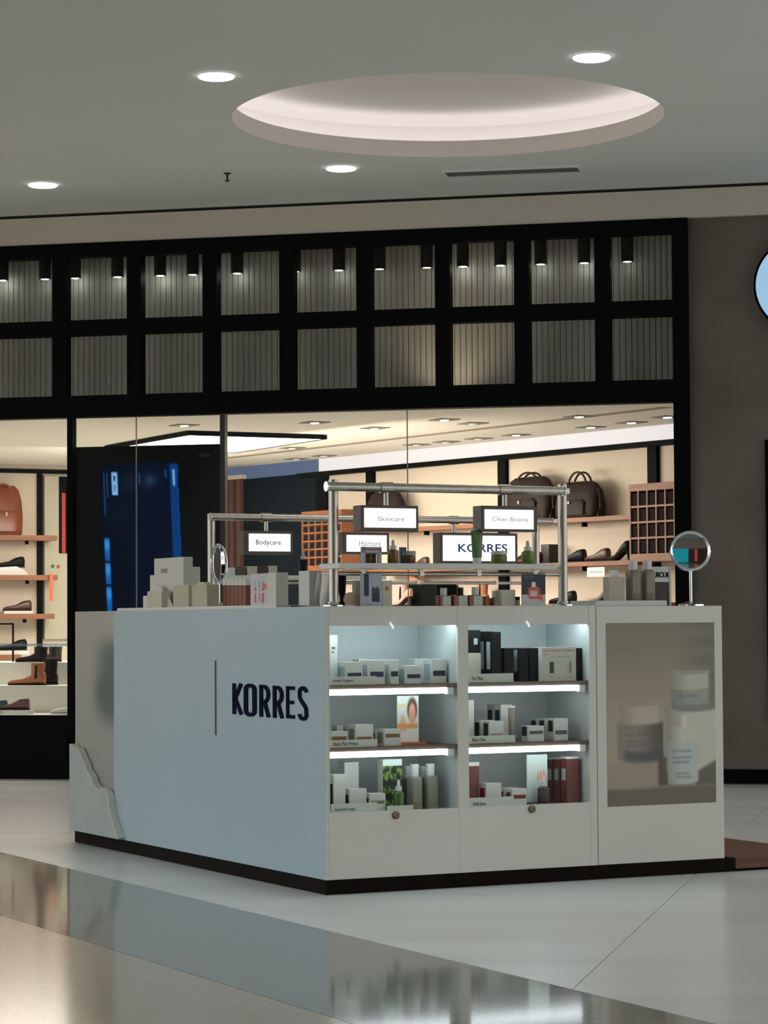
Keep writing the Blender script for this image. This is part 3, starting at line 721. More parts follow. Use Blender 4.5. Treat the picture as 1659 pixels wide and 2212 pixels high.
TB = mat('band_teal', (.06, .10, .10), .5); RB = mat('band_red', (.20, .012, .012), .5); PB = mat('band_pink', (.45, .17, .14), .5); SG = mat('side_green', (.02, .03, .03), .5)
SY = mat('side_yellow_green', (.25, .25, .11), .5); MAR = mat('side_marble', (.35, .42, .45), .5)
Z1, Z2, Z3 = SH[1], SH[0], zo0-.008
G1 = 'navy-banded cartons on the upper left shelf'
# cabinet 1, upper shelf
carton(KF, 712, 1372, 729, .13, Z1, .035, BOXW, 'tall slim white carton at the left end of the upper left shelf', group=G1, txt=True)
for i, (x0, y, x1, v, lb) in enumerate([(748, 1430, 783, .06, 'first from the left'), (797, 1426, 831, .06, 'second from the left'), (843, 1425, 861, .07, 'slim, in the middle of the row'), (877, 1438, 910, .06, 'shortest of the row'), (933, 1424, 964, .08, 'rightmost of the row')]):
    carton(KF, x0, y, x1, v, Z1, .085, BOXW, 'white carton with navy band, '+lb, NB, (.30, .52), side=(MAR, .1, .8), group=G1)
carton(KF, 775, 1424, 796, .20, Z1, .06, BOXW, 'white carton standing behind the first two navy-banded cartons', group=G1)
carton(KF, 895, 1423, 925, .20, Z1, .06, BOXW, 'white carton standing behind the shortest navy-banded carton', group=G1)
# middle
G2 = 'ochre-banded cartons on the middle left shelf'
for (x0, y, x1, v, lb, bd) in [(714, 1580, 751, .05, 'low white carton with ochre band, leftmost on the middle left shelf', (.45, .68)), (768, 1565, 806, .06, 'taller white carton with thin ochre band on the middle left shelf', (.33, .44)), (830, 1575, 866, .045, 'white carton with ochre band beside the portrait card', (.50, .72))]:
    carton(KF, x0, y, x1, v, Z2, .07, BOXW, lb, OB, bd, side=(SY, .15, .8), group=G2)
for i, (x0, y, x1, v, lb) in enumerate([(752, 1566, 784, .145, 'white carton behind the taller ochre-banded carton'), (812, 1577, 846, .13, 'white carton behind the one beside the portrait card'), (728, 1567, 762, .19, 'pale carton at the back left of the middle left shelf')]):
    carton(KF, x0, y, x1, v, Z2, .05, BOXW, lb, side=(SY, .15, .8), group=G2)
def card(F, name, x0, yt, x1, v, zs, fn, label, nx=30, ny=50, cat='card', thick=.004, yb=None):
    a, _ = F.px(x0, yt, v); b, _ = F.px(x1, yt, v); _, zt = F.px((x0+x1)/2, yt, v)
    if yb: zs2 = F.px((x0+x1)/2, yb, v)[1]
    w = (b-a)/2; t = thing(name, label, cat, F, ((a+b)/2, v, zs))
    obj('backing', box(-w, w, .0015, thick+.0015, 0, zt-zs), BOXW, t)
    painted('print', 2*w, zt-zs-.001, nx, ny, fn, t, (0, .0, .0005))
    return t
def portrait(s, t):
    c = (168, 175, 170)
    c = mix(c, (60, 38, 34), ell(s, t, .70, .28, .23, .24)); c = mix(c, (185, 125, 105), ell(s, t, .70, .37, .16, .22))
    c = mix(c, (190, 130, 110), ell(s, t, .25, .62, .16, .22)*.8)
    if .06 < s < .42 and .16 < t < .24: c = mix(c, (185, 150, 90), .7)
    c = mix(c, (205, 120, 70), (sstep(.55, .60, t)-sstep(.66, .70, t))*(1-sstep(.9, 1, s)))
    return mix(c, (178, 172, 168), sstep(.72, .78, t))
card(KF, 'portrait_card', 858, 1503, 904, .09, Z2+.003, portrait, 'tall white card with a small portrait and orange lettering')
a, _ = KF.px(866, 1600, .05); b, _ = KF.px(922, 1600, .05)
tag(obj('display_tray', box(0, b-a, 0, .10, 0, .012), mat('orange_tray', (.45, .12, .04), .5), None, KF, (a, .05, Z2), bevel=.002), 'flat orange tray in front of the portrait card', 'tray')
# bottom
G3 = 'khaki-banded cartons on the lower left shelf'
for (x0, y, x1, v, d, lb, bd) in [(721, 1673, 746, .06, .06, 'tall narrow white carton, front left on the lower left shelf', (.18, .24)), (744, 1646, 775, .17, .06, 'tallest white carton at the back of the lower left shelf', (.40, .46)), (755, 1704, 792, .06, .06, 'squat white carton in the middle of the lower left shelf', (.25, .32)), (799, 1714, 833, .045, .06, 'lowest white carton beside the green picture box', (.45, .62))]:
    carton(KF, x0, y, x1, v, Z3, d, BOXW, lb, GB, bd, side=(SG, .1, .75), group=G3)
def leaves(s, t):
    if t < .12: return (165, 178, 172)
    n = noise.noise((s*5, t*9, .3))+.5*noise.noise((s*11, t*21, 2))
    c = mix((12, 22, 12), (92, 122, 52), sstep(-.25, .5, n))
    return mix(c, (8, 14, 8), math.exp(-((t-.46)/.05)**2))
t = card(KF, 'picture_box', 827, 1640, 868, .10, Z3, leaves, 'tall box printed with green leaves on the lower left shelf', 40, 60, 'box', .05)
def dropper(F, cx, ytop, ybody, w, v, zs, m, label, capm=CAPW, group=None, labelm=None, d=None):
    u0, _ = F.px(cx-w/2, ybody, v); u1, zb = F.px(cx+w/2, ybody, v); _, zt = F.px(cx, ytop, v)
    r = (u1-u0)/2; hb = zb-zs; ht = zt-zs
    t = thing('dropper_bottle', label, 'bottle', F, ((u0+u1)/2, v, zs), 0, group)
    obj('bottle', MB().loft([(0, r*.94, r*.94), (.003, r, r), (hb*.88, r, r), (hb*.97, r*.75, r*.75), (hb, r*.5, r*.5)], 20), m, t, smooth=True)
    obj('collar', MB().loft([(hb, r*.6, r*.6), (hb+(ht-hb)*.4, r*.6, r*.6)], 20), capm, t, smooth=True)
    obj('bulb', MB().loft([(hb+(ht-hb)*.4, r*.32, r*.32), (hb+(ht-hb)*.85, r*.28, r*.28), (ht, r*.12, r*.12)], 14), capm, t, smooth=True)
    if labelm: obj('label', MB().loft([(hb*.15, r*1.01, r*1.01), (hb*.7, r*1.01, r*1.01)], 20, cap=False), labelm, t, smooth=True)
    return t
dropper(KF, 861, 1684, 1708, 21, .05, Z3, mat('leaf_green_glass', (.06, .13, .03), .25), 'green dropper bottle before the leaf box')
def pump(F, x0, x1, yt, ycap, v, zs, m, label, d=None, group=None, capm=CAPW):
    a, _ = F.px(x0, ycap, v); b, zc = F.px(x1, ycap, v); _, zt = F.px((x0+x1)/2, yt, v)
    w = (b-a)/2; hb = zc-zs; ht = zt-zs; dd = d or w
    t = thing('lotion_bottle', label, 'bottle', F, ((a+b)/2, v+dd, zs), 0, group)
    obj('bottle', MB().loft([(0, w*.95, dd*.95, 0, 0, 5), (.003, w, dd, 0, 0, 5), (hb*.94, w, dd, 0, 0, 5), (hb, w*.7, dd*.7, 0, 0, 4)], 24), m, t, smooth=True)
    obj('cap', MB().loft([(hb, w*.62, dd*.62, 0, 0, 3), (ht*.995, w*.66, dd*.66, 0, 0, 3), (ht, w*.6, dd*.6, 0, 0, 3)], 20), capm, t, smooth=True)
    obj('label', box(-w*.7, w*.7, -dd-.0006, -dd+.002, hb*.25, hb*.8), mat('sage_label', (.25, .24, .195), .5), t)
    return t
SAGE = mat('sage_bottle', (.26, .25, .20), .35); SAGE2 = mat('moss_bottle', (.10, .12, .08), .35)
pump(KF, 889, 914, 1651, 1677, .07, Z3, SAGE, 'sage lotion bottle with white cap, front left of four', group='lotion bottles')
pump(KF, 923, 948, 1650, 1675, .07, Z3, SAGE, 'sage lotion bottle with white cap, front right of four', group='lotion bottles')
pump(KF, 875, 899, 1655, 1680, .15, Z3, SAGE2, 'moss lotion bottle behind the front left sage bottle', group='lotion bottles')
pump(KF, 909, 933, 1655, 1680, .15, Z3, SAGE2, 'moss lotion bottle behind the front right sage bottle', group='lotion bottles')
# shelf label strips
def strip(x0, x1, yt, yb, v, zs, txt, tx1, label):
    a, _ = KF.px(x0, yt, v); b, _ = KF.px(x1, yt, v); _, zt = KF.px((x0+x1)/2, yt, v); _, zb = KF.px((x0+x1)/2, yb, v)
    t = thing('shelf_label', label, 'label', KF, ((a+b)/2, v, zs), 0, 'shelf labels')
    w = (b-a)/2; h = zt-zs
    obj('strip', MB().box(-w, w, 0, .003, 0, h).box(-w, w, .003, .03, 0, .002), BOXW, t)
    if txt:
        ua, _ = KF.px(x0+8, yt, v); ubb, _ = KF.px(tx1, yt, v)
        lettering('lettering', txt, GREYTXT, ubb-ua, .0145, t, (ua-(a+b)/2, -.0008, h*.28), .0, .001)
strip(711, 813, 1461, 1481, .022, Z1, 'Greek Yoghurt', 763, 'white label strip reading Greek Yoghurt, upper left shelf')
strip(712, 815, 1598, 1618, .022, Z2, 'Black Pine Primus', 774, 'white label strip with three words, middle left shelf')
strip(715, 815, 1735, 1755, .022, Z3, 'Santorini Grape', 768, 'white label strip at the left of the bottom left shelf')
strip(836, 893, 1740, 1750, .022, Z3, '', 0, 'small blank white label under the lotion bottles')
strip(1012, 1109, 1455, 1475, .022, Z1, 'For Men', 1043, 'white label strip reading For Men, upper right shelf')
strip(1012, 1113, 1589, 1608, .022, Z2, 'Black Pine', 1049, 'white label strip with two words, middle right shelf')
strip(1013, 1110, 1722, 1742, .022, Z3, 'Wild Rose', 1049, 'white label strip at the left of the bottom right shelf')
# cabinet 2 upper
t = carton(KF, 1011, 1361, 1038, .10, Z1, .06, BOXK, 'two-tone black and cream box at the left of the upper right shelf')
w_ = 0.02
o = [c for c in t.children if c.name.startswith('carton')][0]
bb = max(v.co.x for v in o.data.vertices); hh = max(v.co.z for v in o.data.vertices)
obj('cream_panel', box(-bb, bb, -.001, 0, 0, hh*.56), BOXC, t); obj('emblem', box(-bb*.1, bb*.5, -.001, 0, hh*.72, hh*.84), MAR, t)
SW = mat('side_white_print', (.45, .50, .50), .5)
G4 = 'black cartons on the upper right shelf'
for (x0, y, x1, v, d, lb, sd) in [(1061, 1365, 1082, .06, .05, 'tall black carton in front, upper right shelf', (SW, .25, .8)), (1047, 1364, 1068, .135, .05, 'tall black carton behind the front tall one', (SW, .25, .8)), (1036, 1364, 1057, .20, .05, 'tall black carton at the back beside the two-tone box', None),
                              (1089, 1400, 1110, .06, .05, 'short black carton right of the tall ones', None), (1121, 1400, 1140, .06, .07, 'short dark brown carton with pale side print', (SW, .3, .95)), (1144, 1400, 1171, .07, .07, 'glossy black carton left of the cream gift box', None), (1243, 1400, 1260, .06, .09, 'black carton right of the cream gift box', None)]:
    carton(KF, x0, y, x1, v, Z1, d, BOXK, lb, side=sd, group=G4)
def gift(s, t):
    c = (150, 147, 138)
    if .06 < t < .14 and .04 < s < .96 and math.sin(s*90) > -.4: c = mix(c, (150, 60, 45), .8)
    if .18 < t < .22 and .05 < s < .2: c = (110, 108, 104)
    if .26 < t < .29 and .24 < s < .84: c = (118, 114, 106)
    tw = lambda cx: (abs(s-cx) < .065*(1-.5*sstep(.6, .8, t)*0) ) and .42 < t < .78-.0
    if tw(.29): c = mix((30, 26, 24), (60, 50, 44), sstep(.27, .34, s))
    if tw(.79): c = mix((150, 138, 130), (90, 76, 70), sstep(.78, .84, s))
    if .86 < t < .90 and (abs(s-.29) < .07 or abs(s-.79) < .07): c = (115, 110, 104)
    return c
card(KF, 'gift_box', 1170, 1398, 1244, .04, Z1, gift, 'cream gift box printed with two tubes and red lettering', 60, 50, 'box', .07)
# middle
G5 = 'white cartons on the middle right shelf'
carton(KF, 1011, 1512, 1024, .12, Z2, .05, BOXW, 'slim white carton with green side at the far left, middle right shelf', side=(SG, .1, .7), group=G5)
carton(KF, 1057, 1558, 1088, .05, Z2, .06, BOXW, 'low white carton behind the label, middle right shelf', PB, (.36, .42), side=(SG, .2, .9), group=G5)
carton(KF, 1038, 1556, 1068, .13, Z2, .06, BOXW, 'low white carton one step back on the middle right shelf', side=(SG, .2, .9), group=G5)
carton(KF, 1082, 1522, 1106, .15, Z2, .06, BOXW, 'taller white carton with dark windows at the back, middle right shelf', side=(SG, .5, .85), group=G5)
carton(KF, 1066, 1522, 1090, .22, Z2, .06, BOXW, 'taller white carton furthest back on the middle right shelf', side=(SG, .5, .85), group=G5)
carton(KF, 1141, 1568, 1175, .05, Z2, .065, BOXW, 'white carton with grey-green band, middle right shelf', TB, (.48, .68), side=(SG, .35, .95), group=G5)
carton(KF, 1197, 1552, 1227, .06, Z2, .06, BOXW, 'white carton with teal band, rightmost on the middle right shelf', TB, (.28, .46), side=(SG, .4, .9), group=G5)
carton(KF, 1178, 1552, 1208, .14, Z2, .06, BOXW, 'white carton behind the teal-banded one', side=(SG, .4, .9), group=G5)
carton(KF, 1160, 1552, 1190, .22, Z2, .06, BOXW, 'white carton at the back behind the grey-green banded one', side=(SG, .4, .9), group=G5)
def tubeprod(F, x0, x1, yt, yb, v, zs, m, label, capfrac=.14, capm=CAPW, group=None, rz=0, ybot=None):
    a, _ = F.px(x0, yt, v); b, _ = F.px(x1, yt, v); _, zt = F.px((x0+x1)/2, yt, v)
    w = (b-a)/2; h = zt-zs; hc = h*capfrac
    t = thing('cream_tube', label, 'tube', F, ((a+b)/2, v, zs), rz, group)
    obj('cap', MB().loft([(0, w*.62, w*.62), (hc, w*.66, w*.66)], 20), capm, t, smooth=True)
    obj('tube', MB().loft([(hc, w*.64, w*.64), (hc+h*.05, w*.72, w*.70), (h*.5, w*.84, w*.45), (h*.92, w, w*.12), (h*.97, w, w*.06)], 20), m, t, smooth=True)
    obj('crimp', box(-w, w, -.0015, .0015, h*.955, h), FROST, t)
    return t
tubeprod(KF, 1097, 1113, 1525, 1585, .10, Z2, mat('taupe_tube', (.26, .19, .14), .4), 'taupe tube standing beside the taller white carton')
# bottom
carton(KF, 1012, 1647, 1035, .10, Z3, .05, BOXR, 'tall rust-red carton with white top, left on the lower right shelf', top=(BOXW, .08))
G6 = 'red-banded cartons on the lower right shelf'
carton(KF, 1050, 1692, 1083, .06, Z3, .06, BOXW, 'white carton with thin pink band, lower right shelf', PB, (.24, .29), side=(RB, .1, .8), group=G6)
carton(KF, 1106, 1704, 1138, .045, Z3, .06, BOXW, 'white carton with red band, lower right shelf', RB, (.44, .66), side=(RB, .3, .8), group=G6)
carton(KF, 1090, 1702, 1122, .12, Z3, .06, BOXW, 'white carton behind the red-banded one', side=(RB, .3, .8), group=G6)
def flame(s, t):
    c = (160, 172, 168)
    for cx, cy, a in [(.55, .45, .9), (.68, .42, 1), (.82, .40, 1), (.92, .5, .9)]:
        c = mix(c, (200, 110, 75), ell(s, t, cx, cy, .05, .11, .5)*.8)
    if .1 < s < .35 and (abs(t-.19) < .01 or abs(t-.22) < .01 or abs(t-.4) < .01): c = mix(c, (190, 140, 130), .5)
    return c
card(KF, 'flame_card', 1138, 1630, 1182, .10, Z3, flame, 'tall pale card with orange flame print on the lower right shelf')
dropper(KF, 1174, 1675, 1698, 23, .06, Z3+.012, mat('mauve_bottle', (.10, .05, .05), .3), 'mauve dropper bottle with white cap before the flame card')
a, _ = KF.px(1142, 1730, .03); b, _ = KF.px(1206, 1730, .03)
tag(obj('display_tray', box(0, b-a, 0, .09, 0, .012), mat('dark_red_tray', (.05, .012, .012), .4), None, KF, (a, .03, Z3), bevel=.002), 'flat dark red tray under the mauve bottle', 'tray')
for i, (x0, v, lb) in enumerate([(1224, .06, 'front one of the row of rust-red cartons'), (1208, .125, 'second in the row of rust-red cartons'), (1193, .19, 'third in the row of rust-red cartons'), (1180, .25, 'rearmost rust-red carton in the row')]):
    carton(KF, x0, 1635+i, x0+26, v, Z3, .05, BOXR, lb, side=(SW, .5, .75), top=(BOXW, .04), group='rust-red cartons')

# ---- on the near counter top
ZT = HT+.003
carton(KF, 767, 1254, 779, .10, ZT, .03, BOXW, 'slim white box left of the grey product card', group='boxes on the near counter')
def mascara(s, t):
    c = (128, 140, 152)
    if .14 < s < .40 and t < .70-.2*abs(s-.27): c = (22, 26, 38)
    if .52 < s < .90 and .42+.1*math.sin(s*40)*.3 < t < .88: c = mix((20, 26, 36), (60, 70, 84), .5+.5*math.sin(s*60+t*30) if t < .6 else 0)
    if .25 < s < .6 and .93 < t < .95: c = (90, 96, 104)
    return c
card(KF, 'product_card', 779, 1239, 825, .05, ZT, mascara, 'grey-blue standing card with dark tube prints on the near counter')
t = carton(KF, 826, 1254, 847, .055, ZT, .03, BOXC, 'cream box with an orange dot beside the grey card')
obj('orange_dot', MB().loft([(-.001, .009, .009), (0, .009, .009)], 20, 2., 'y'), mat('orange_dot', (.5, .12, .04), .5), t, None, (-.002, 0, .075))
def bottle_sq(x0, x1, ysh, ycap, v, capm, label, lx0, group='amber bottles on the near counter'):
    a, _ = KF.px(x0, ysh, v); b, zsh = KF.px(x1, ysh, v); _, zt = KF.px((x0+x1)/2, ycap, v); l, _ = KF.px(lx0, ysh, v)
    w = (b-a)/2; c = (a+b)/2; h = zsh-ZT
    t = thing('amber_bottle', label, 'bottle', KF, (c, v+.018, ZT), 0, group)
    obj('bottle', MB().loft([(0, w, .018, 0, 0, 6), (h*.93, w, .018, 0, 0, 6), (h, w*.6, .011, 0, 0, 4)], 24), AMBER, t, smooth=True)
    obj('label', box(l-c, w*.98, -.0192, -.017, .001, h*.92), LABELW, t)
    lc = (l-c+w)/2
    obj('cap', MB().loft([(h*.98, .0125, .0125, lc-.006, 0, 5), (zt-ZT, .0125, .0125, lc-.006, 0, 5)], 16), capm, t, smooth=True)
    return t
bottle_sq(948, 974, 1286, 1270, .10, CAPW, 'amber bottle with white cap, leftmost of the amber row', 956)
bottle_sq(978, 1010, 1285, 1269, .10, CAPB, 'amber bottle with black cap', 991)
bottle_sq(1011, 1043, 1285, 1268, .10, CAPW, 'amber bottle with white cap between the black-capped one and the orange jar', 1023)
bottle_sq(1064, 1084, 1291, 1276, .10, CAPW, 'small amber bottle with white cap left of the cream block', 1070)
def jar(F, x0, x1, yt, ylid, v, zs, m, lidm, label, group=None):
    a, _ = F.px(x0, yt, v); b, zl = F.px(x1, ylid, v); _, zt = F.px((x0+x1)/2, yt, v)
    r = (b-a)/2; hl = zl-zs; ht = zt-zs
    t = thing('cream_jar', label, 'jar', F, ((a+b)/2, v+r, zs), 0, group)
    obj('jar', MB().loft([(0, r*.9, r*.9), (.004, r*.97, r*.97), (hl*.9, r*.97, r*.97), (hl, r*.85, r*.85)], 24), m, t, smooth=True)
    obj('lid', MB().loft([(hl, r, r), (ht-.002, r, r), (ht, r*.95, r*.95)], 24), lidm, t, smooth=True)
    return t
ORJ = mat('orange_jar', (.40, .12, .045), .35)
jar(KF, 1044, 1061, 1288, 1292, .10, ZT, ORJ, ORJ, 'small orange jar beside the amber bottles')
carton(KF, 1083, 1274, 1113, .07, ZT, .05, mat('cream_block', (.60, .60, .49), .6), 'plain cream block behind the amber bottles')
jar(KF, 1113, 1126, 1289, 1296, .10, ZT, BOXC, CAPB, 'small cream jar with black lid left of the navy card')
def navycard(s, t):
    c = (20, 30, 46) if t < .66 else (150, 150, 156)
    if .08 < s < .55 and (.05 < t < .09 or .12 < t < .16): c = (60, 74, 96)
    c = mix(c, (165, 65, 40), ell(s, t, .52, .58, .26, .22, .15) if t < .80 else 0)
    if .28 < s < .74 and .42 < t < .80: c = (160, 66, 42)
    if .34 < s < .66 and .53 < t < .72: c = (160, 150, 158)
    if .42 < s < .60 and .24 < t < .42: c = (175, 176, 174)
    c = mix(c, (165, 70, 48), ell(s, t, .82, .76, .06, .10))
    return c
card(KF, 'navy_card', 1127, 1240, 1178, .04, ZT, navycard, 'navy display card with an orange bottle print on the near counter')
t = thing('tester_disc', 'pinkish round tester behind the near rail post', 'tester', KF, (KF.px(757, 1290, .09)[0], .09, ZT))
obj('disc', MB().loft([(-.004, .03, .03, .030, 0), (.008, .03, .03, .030, 0)], 28, 2., 'y'), mat('blush_disc', (.55, .42, .33), .6), t, smooth=True)
obj('foot', box(-.03, .03, -.012, .02, 0, .006), CAPW, t)
# on the frosted shelf
ZG = zsh1; VG = VN-.05
t = thing('acrylic_stand', 'pale frame-shaped stand with red lettering on the frosted shelf', 'display stand', KF, (KF.px(804, 1200, VG)[0], VG, ZG))
obj('frame', MB().box(-.045, -.032, 0, .02, 0, .07).box(.032, .045, 0, .02, 0, .07).box(-.045, .045, 0, .02, .045, .07), mat('pale_blue_card', (.45, .50, .56), .5), t)
obj('red_print', box(-.038, .038, -.001, 0, .055, .064), mat('print_red_dim', (.35, .14, .14), .6), t)
BRJ = mat('brown_jar', (.13, .06, .02), .25)
jar(KF, 787, 818, 1197, 1200, VG+.025, ZG, BRJ, BRJ, 'brown jar standing inside the pale frame stand')
dropper(KF, 849, 1166, 1187, 22, VG+.02, ZG, mat('amber_clear', (.22, .09, .03), .2), 'amber dropper bottle on the frosted shelf', labelm=None)
carton(KF, 866, 1182, 878, VG+.03, ZG, .02, mat('blue_box', (.03, .07, .16), .5), 'small blue box on the frosted shelf')
jar(KF, 875, 904, 1190, 1200, VG, ZG, BRJ, mat('grey_lid', (.35, .37, .37), .4), 'brown jar with grey lid on the frosted shelf')
GREEN = mat('green_tube', (.09, .19, .06), .4)
tubeprod(KF, 1017, 1043, 1143, 1214, VG, ZG, GREEN, 'green tube standing on its cap before the brand sign', .17)
jar(KF, 1071, 1102, 1191, 1198, VG, ZG, mat('olive_jar', (.16, .20, .04), .25), FROST, 'olive green jar with grey lid on the frosted shelf')
dropper(KF, 1140, 1168, 1190, 24, VG+.02, ZG, mat('lime_glass', (.13, .22, .04), .12), 'lime green dropper bottle, rightmost on the frosted shelf')
# ---- on the end cabinet
a, _ = KF.px(1286, 1300, .06); b, _ = KF.px(1441, 1300, .06); _, zt_ = KF.px(1360, 1297, .06)
tag(obj('product_tray', box(0, b-a, 0, .22, 0, zt_-HT), FROST, None, KF, (a, .06, HT), bevel=.003), 'low pale acrylic tray on the end cabinet', 'tray')
ZY = zt_
TAUPE = mat('taupe_bottle', (.22, .18, .145), .35)
pump(KF, 1363, 1386, 1211, 1231, .09, ZY, TAUPE, 'taupe bottle with white cap on the tray, left of two')
pump(KF, 1394, 1417, 1211, 1230, .09, ZY, TAUPE, 'taupe bottle with white cap on the tray, right of two')
t = carton(KF, 1315, 1246, 1350, .10, ZY, .05, mat('beige_holder', (.50, .48, .39), .6), 'beige card holder with white paper tips on the tray', name='card_holder', cat='holder')
h_ = KF.px(1332, 1246, .10)[1]-ZY
for k in range(3):
    obj('paper_tip', MB().prism([(-.012, 0), (.006, 0), (.002, .03), (-.018, .03)], .01, .012), CAPW, t, None, (-.016+k*.016, .005*k, h_))
t = thing('tester_stand', 'tester stand with a white header and mirrored brand letters', 'display stand', KF, (KF.px(1418, 1250, .32)[0], .32, HT))
zt1 = KF.px(1418, 1224, .32)[1]-HT; zt2 = KF.px(1418, 1257, .32)[1]-HT
obj('header', box(-.07, .07, 0, .012, zt2, zt1), CAPW, t)
lettering('lettering', 'KORRES', NAVY, .125, .026, t, (-.062, -.002, zt2+.02), .01, .002, True)
obj('body', box(-.065, .06, .0, .05, .0, zt2), BLACKG, t)
obj('side_post', box(.068, .078, -.003, .015, 0, zt1), BOXC, t)
# ---- on the long left counter (LF frame; v = into the kiosk)
ZB = HT+.014
GL = 'white gift cartons on the left counter'
t = carton(LF, 333, 1205, 396, .16, ZB, .05, BOXW, 'largest white carton on the left counter', group=GL)
hh = max(v.co.z for v in t.children[0].data.vertices)
lettering('lettering', 'KORRES', mat('faint_print', (.35, .36, .38), .6), .09, .022, t, (-.10, -.0012, hh*.70), 0, .001)
carton(LF, 324, 1242, 352, .23, ZB, .05, BOXW, 'white carton peeping out left of the largest one', group=GL)
carton(LF, 388, 1225, 412, .23, ZB, .05, BOXW, 'white carton peeping out right of the largest one', group=GL)
carton(LF, 318, 1277, 349, .10, ZB, .05, BOXC, 'low cream carton before the largest white one', group=GL)
carton(LF, 309, 1287, 320, .16, ZB, .05, BOXW, 'smallest white carton at the left end of the counter', group=GL)
t = thing('open_lid', 'white folded carton lid leaning before the largest carton', 'box lid', LF, (LF.px(352, 1300, .13)[0], .13, ZB))
obj('flap', MB().prism([(-.09, 0), (.13, 0), (.10, .03), (-.06, .115), (-.09, .105)], 0, .004), BOXW, t)
carton(LF, 374, 1264, 407, .10, ZB, .06, mat('canister_cream', (.52, .50, .37), .6), 'cream carton left of the chrome-edged post')
t = carton(LF, 415, 1263, 447, .10, ZB, .06, mat('canister_cream', (.52, .50, .37), .6), 'cream carton with a raised lid right by the left rail post')
hh = max(v.co.z for v in t.children[0].data.vertices)
obj('closure', box(-.05, .04, .01, .05, hh, hh+.012), BOXC, t)
for k in range(6):
    x0 = 481+k*8.4
    carton(LF, x0, 1251+k*.1, x0+7.6, .16, ZB, .045, BOXBR, 'slim rust carton with white top, %s of the six-piece row' % ['leftmost', 'second', 'third', 'fourth', 'fifth', 'rightmost'][k], top=(BOXW, .22), group='row of slim rust cartons')
def redcard(s, t):
    c = (150, 152, 158)
    for cx, y0, y1, w in [(.30, .42, .92, .04), (.55, .48, .9, .03), (.74, .45, .93, .05)]:
        if abs(s-cx) < w*1.3 and y0 < t < y1 and not (.55 < t < .62): c = (140, 62, 60)
        if abs(s-cx) < w*.8 and y0-.2 < t < y0-.02: c = (96, 84, 104)
    c = mix(c, (170, 70, 55), ell(s, t, .86, .40, .10, .09))
    return c
card(LF, 'red_print_card', 541, 1239, 577, .10, ZB, redcard, 'white standing card printed with thin red pencils')
carton(LF, 577, 1237, 596, .09, ZB, .06, BOXW, 'tall white box right of the red pencil card')
carton(LF, 645, 1233, 668, .12, ZT+.006, .06, BOXW, 'tall off-white box towards the corner of the left counter')
tag(obj('display_tray', box(-.16, .20, -.02, .12, 0, .006), BLACKG, None, LF, (LF.px(656, 1305, .12)[0], .12, ZT)), 'thin black tray under the tall off-white box', 'tray')
tubeprod(LF, 672, 690, 1236, 1300, .16, ZT, mat('white_tube', (.62, .60, .62), .4), 'white tube standing on its cap beside the off-white box', .10)
dk = mat('dark_bottle', (.012, .009, .009), .3)
def cone(x0, x1, yt, v, label, F=LF, zz=None):
    zz = ZT if zz is None else zz
    a, _ = F.px(x0, yt, v); b, _ = F.px(x1, yt, v); _, zt = F.px((x0+x1)/2, yt, v); r = (b-a)/2; h = zt-zz
    t = thing('dark_bottle', label, 'bottle', F, ((a+b)/2, v, zz))
    obj('bottle', MB().loft([(0, r*.7, r*.7), (.004, r, r), (h*.5, r*.95, r*.95), (h*.75, r*.6, r*.6), (h*.86, r*.3, r*.3)], 20), dk, t, smooth=True)
    obj('cap', MB().loft([(h*.86, r*.34, r*.34), (h, r*.26, r*.26)], 14), CAPB, t, smooth=True)
cone(686, 700, 1236, .20, 'dark tapering bottle between two white tubes')
tubeprod(LF, 695, 712, 1236, 1300, .11, ZT, mat('white_tube', (.62, .60, .62), .4), 'white tube standing on its cap right of the dark bottle', .08)
tubeprod(KF, 730, 748, 1240, 1300, .17, ZT, mat('navy_tube', (.008, .012, .025), .3), 'dark navy tube half hidden by the near rail post', .3, CAPB)
# far shelf products
VF = VB-.05; ZF = z1_
for (x0, yt, x1, m_, lb) in [(497, 1226, 508, BOXW, 'small white box at the left end of the far shelf'), (509, 1224, 531, mat('olive_box', (.10, .09, .06), .6), 'olive box on the far shelf'), (534, 1223, 556, BOXC, 'cream box behind the red pencil card'), (557, 1222, 577, mat('maroon_box', (.06, .02, .025), .5), 'dark maroon box on the far shelf'), (580, 1222, 599, BOXC, 'pinkish cream box at the right of the far shelf row')]:
    carton(KF, x0, yt, x1, VF, ZF, .05, m_, lb, group='boxes on the far shelf')
t = dropper(KF, 655, 1190, 1208, 17, VF, ZF, CAPB, 'black bottle with pale pump on the far shelf', mat('pale_lilac_cap', (.5, .5, .62), .4))

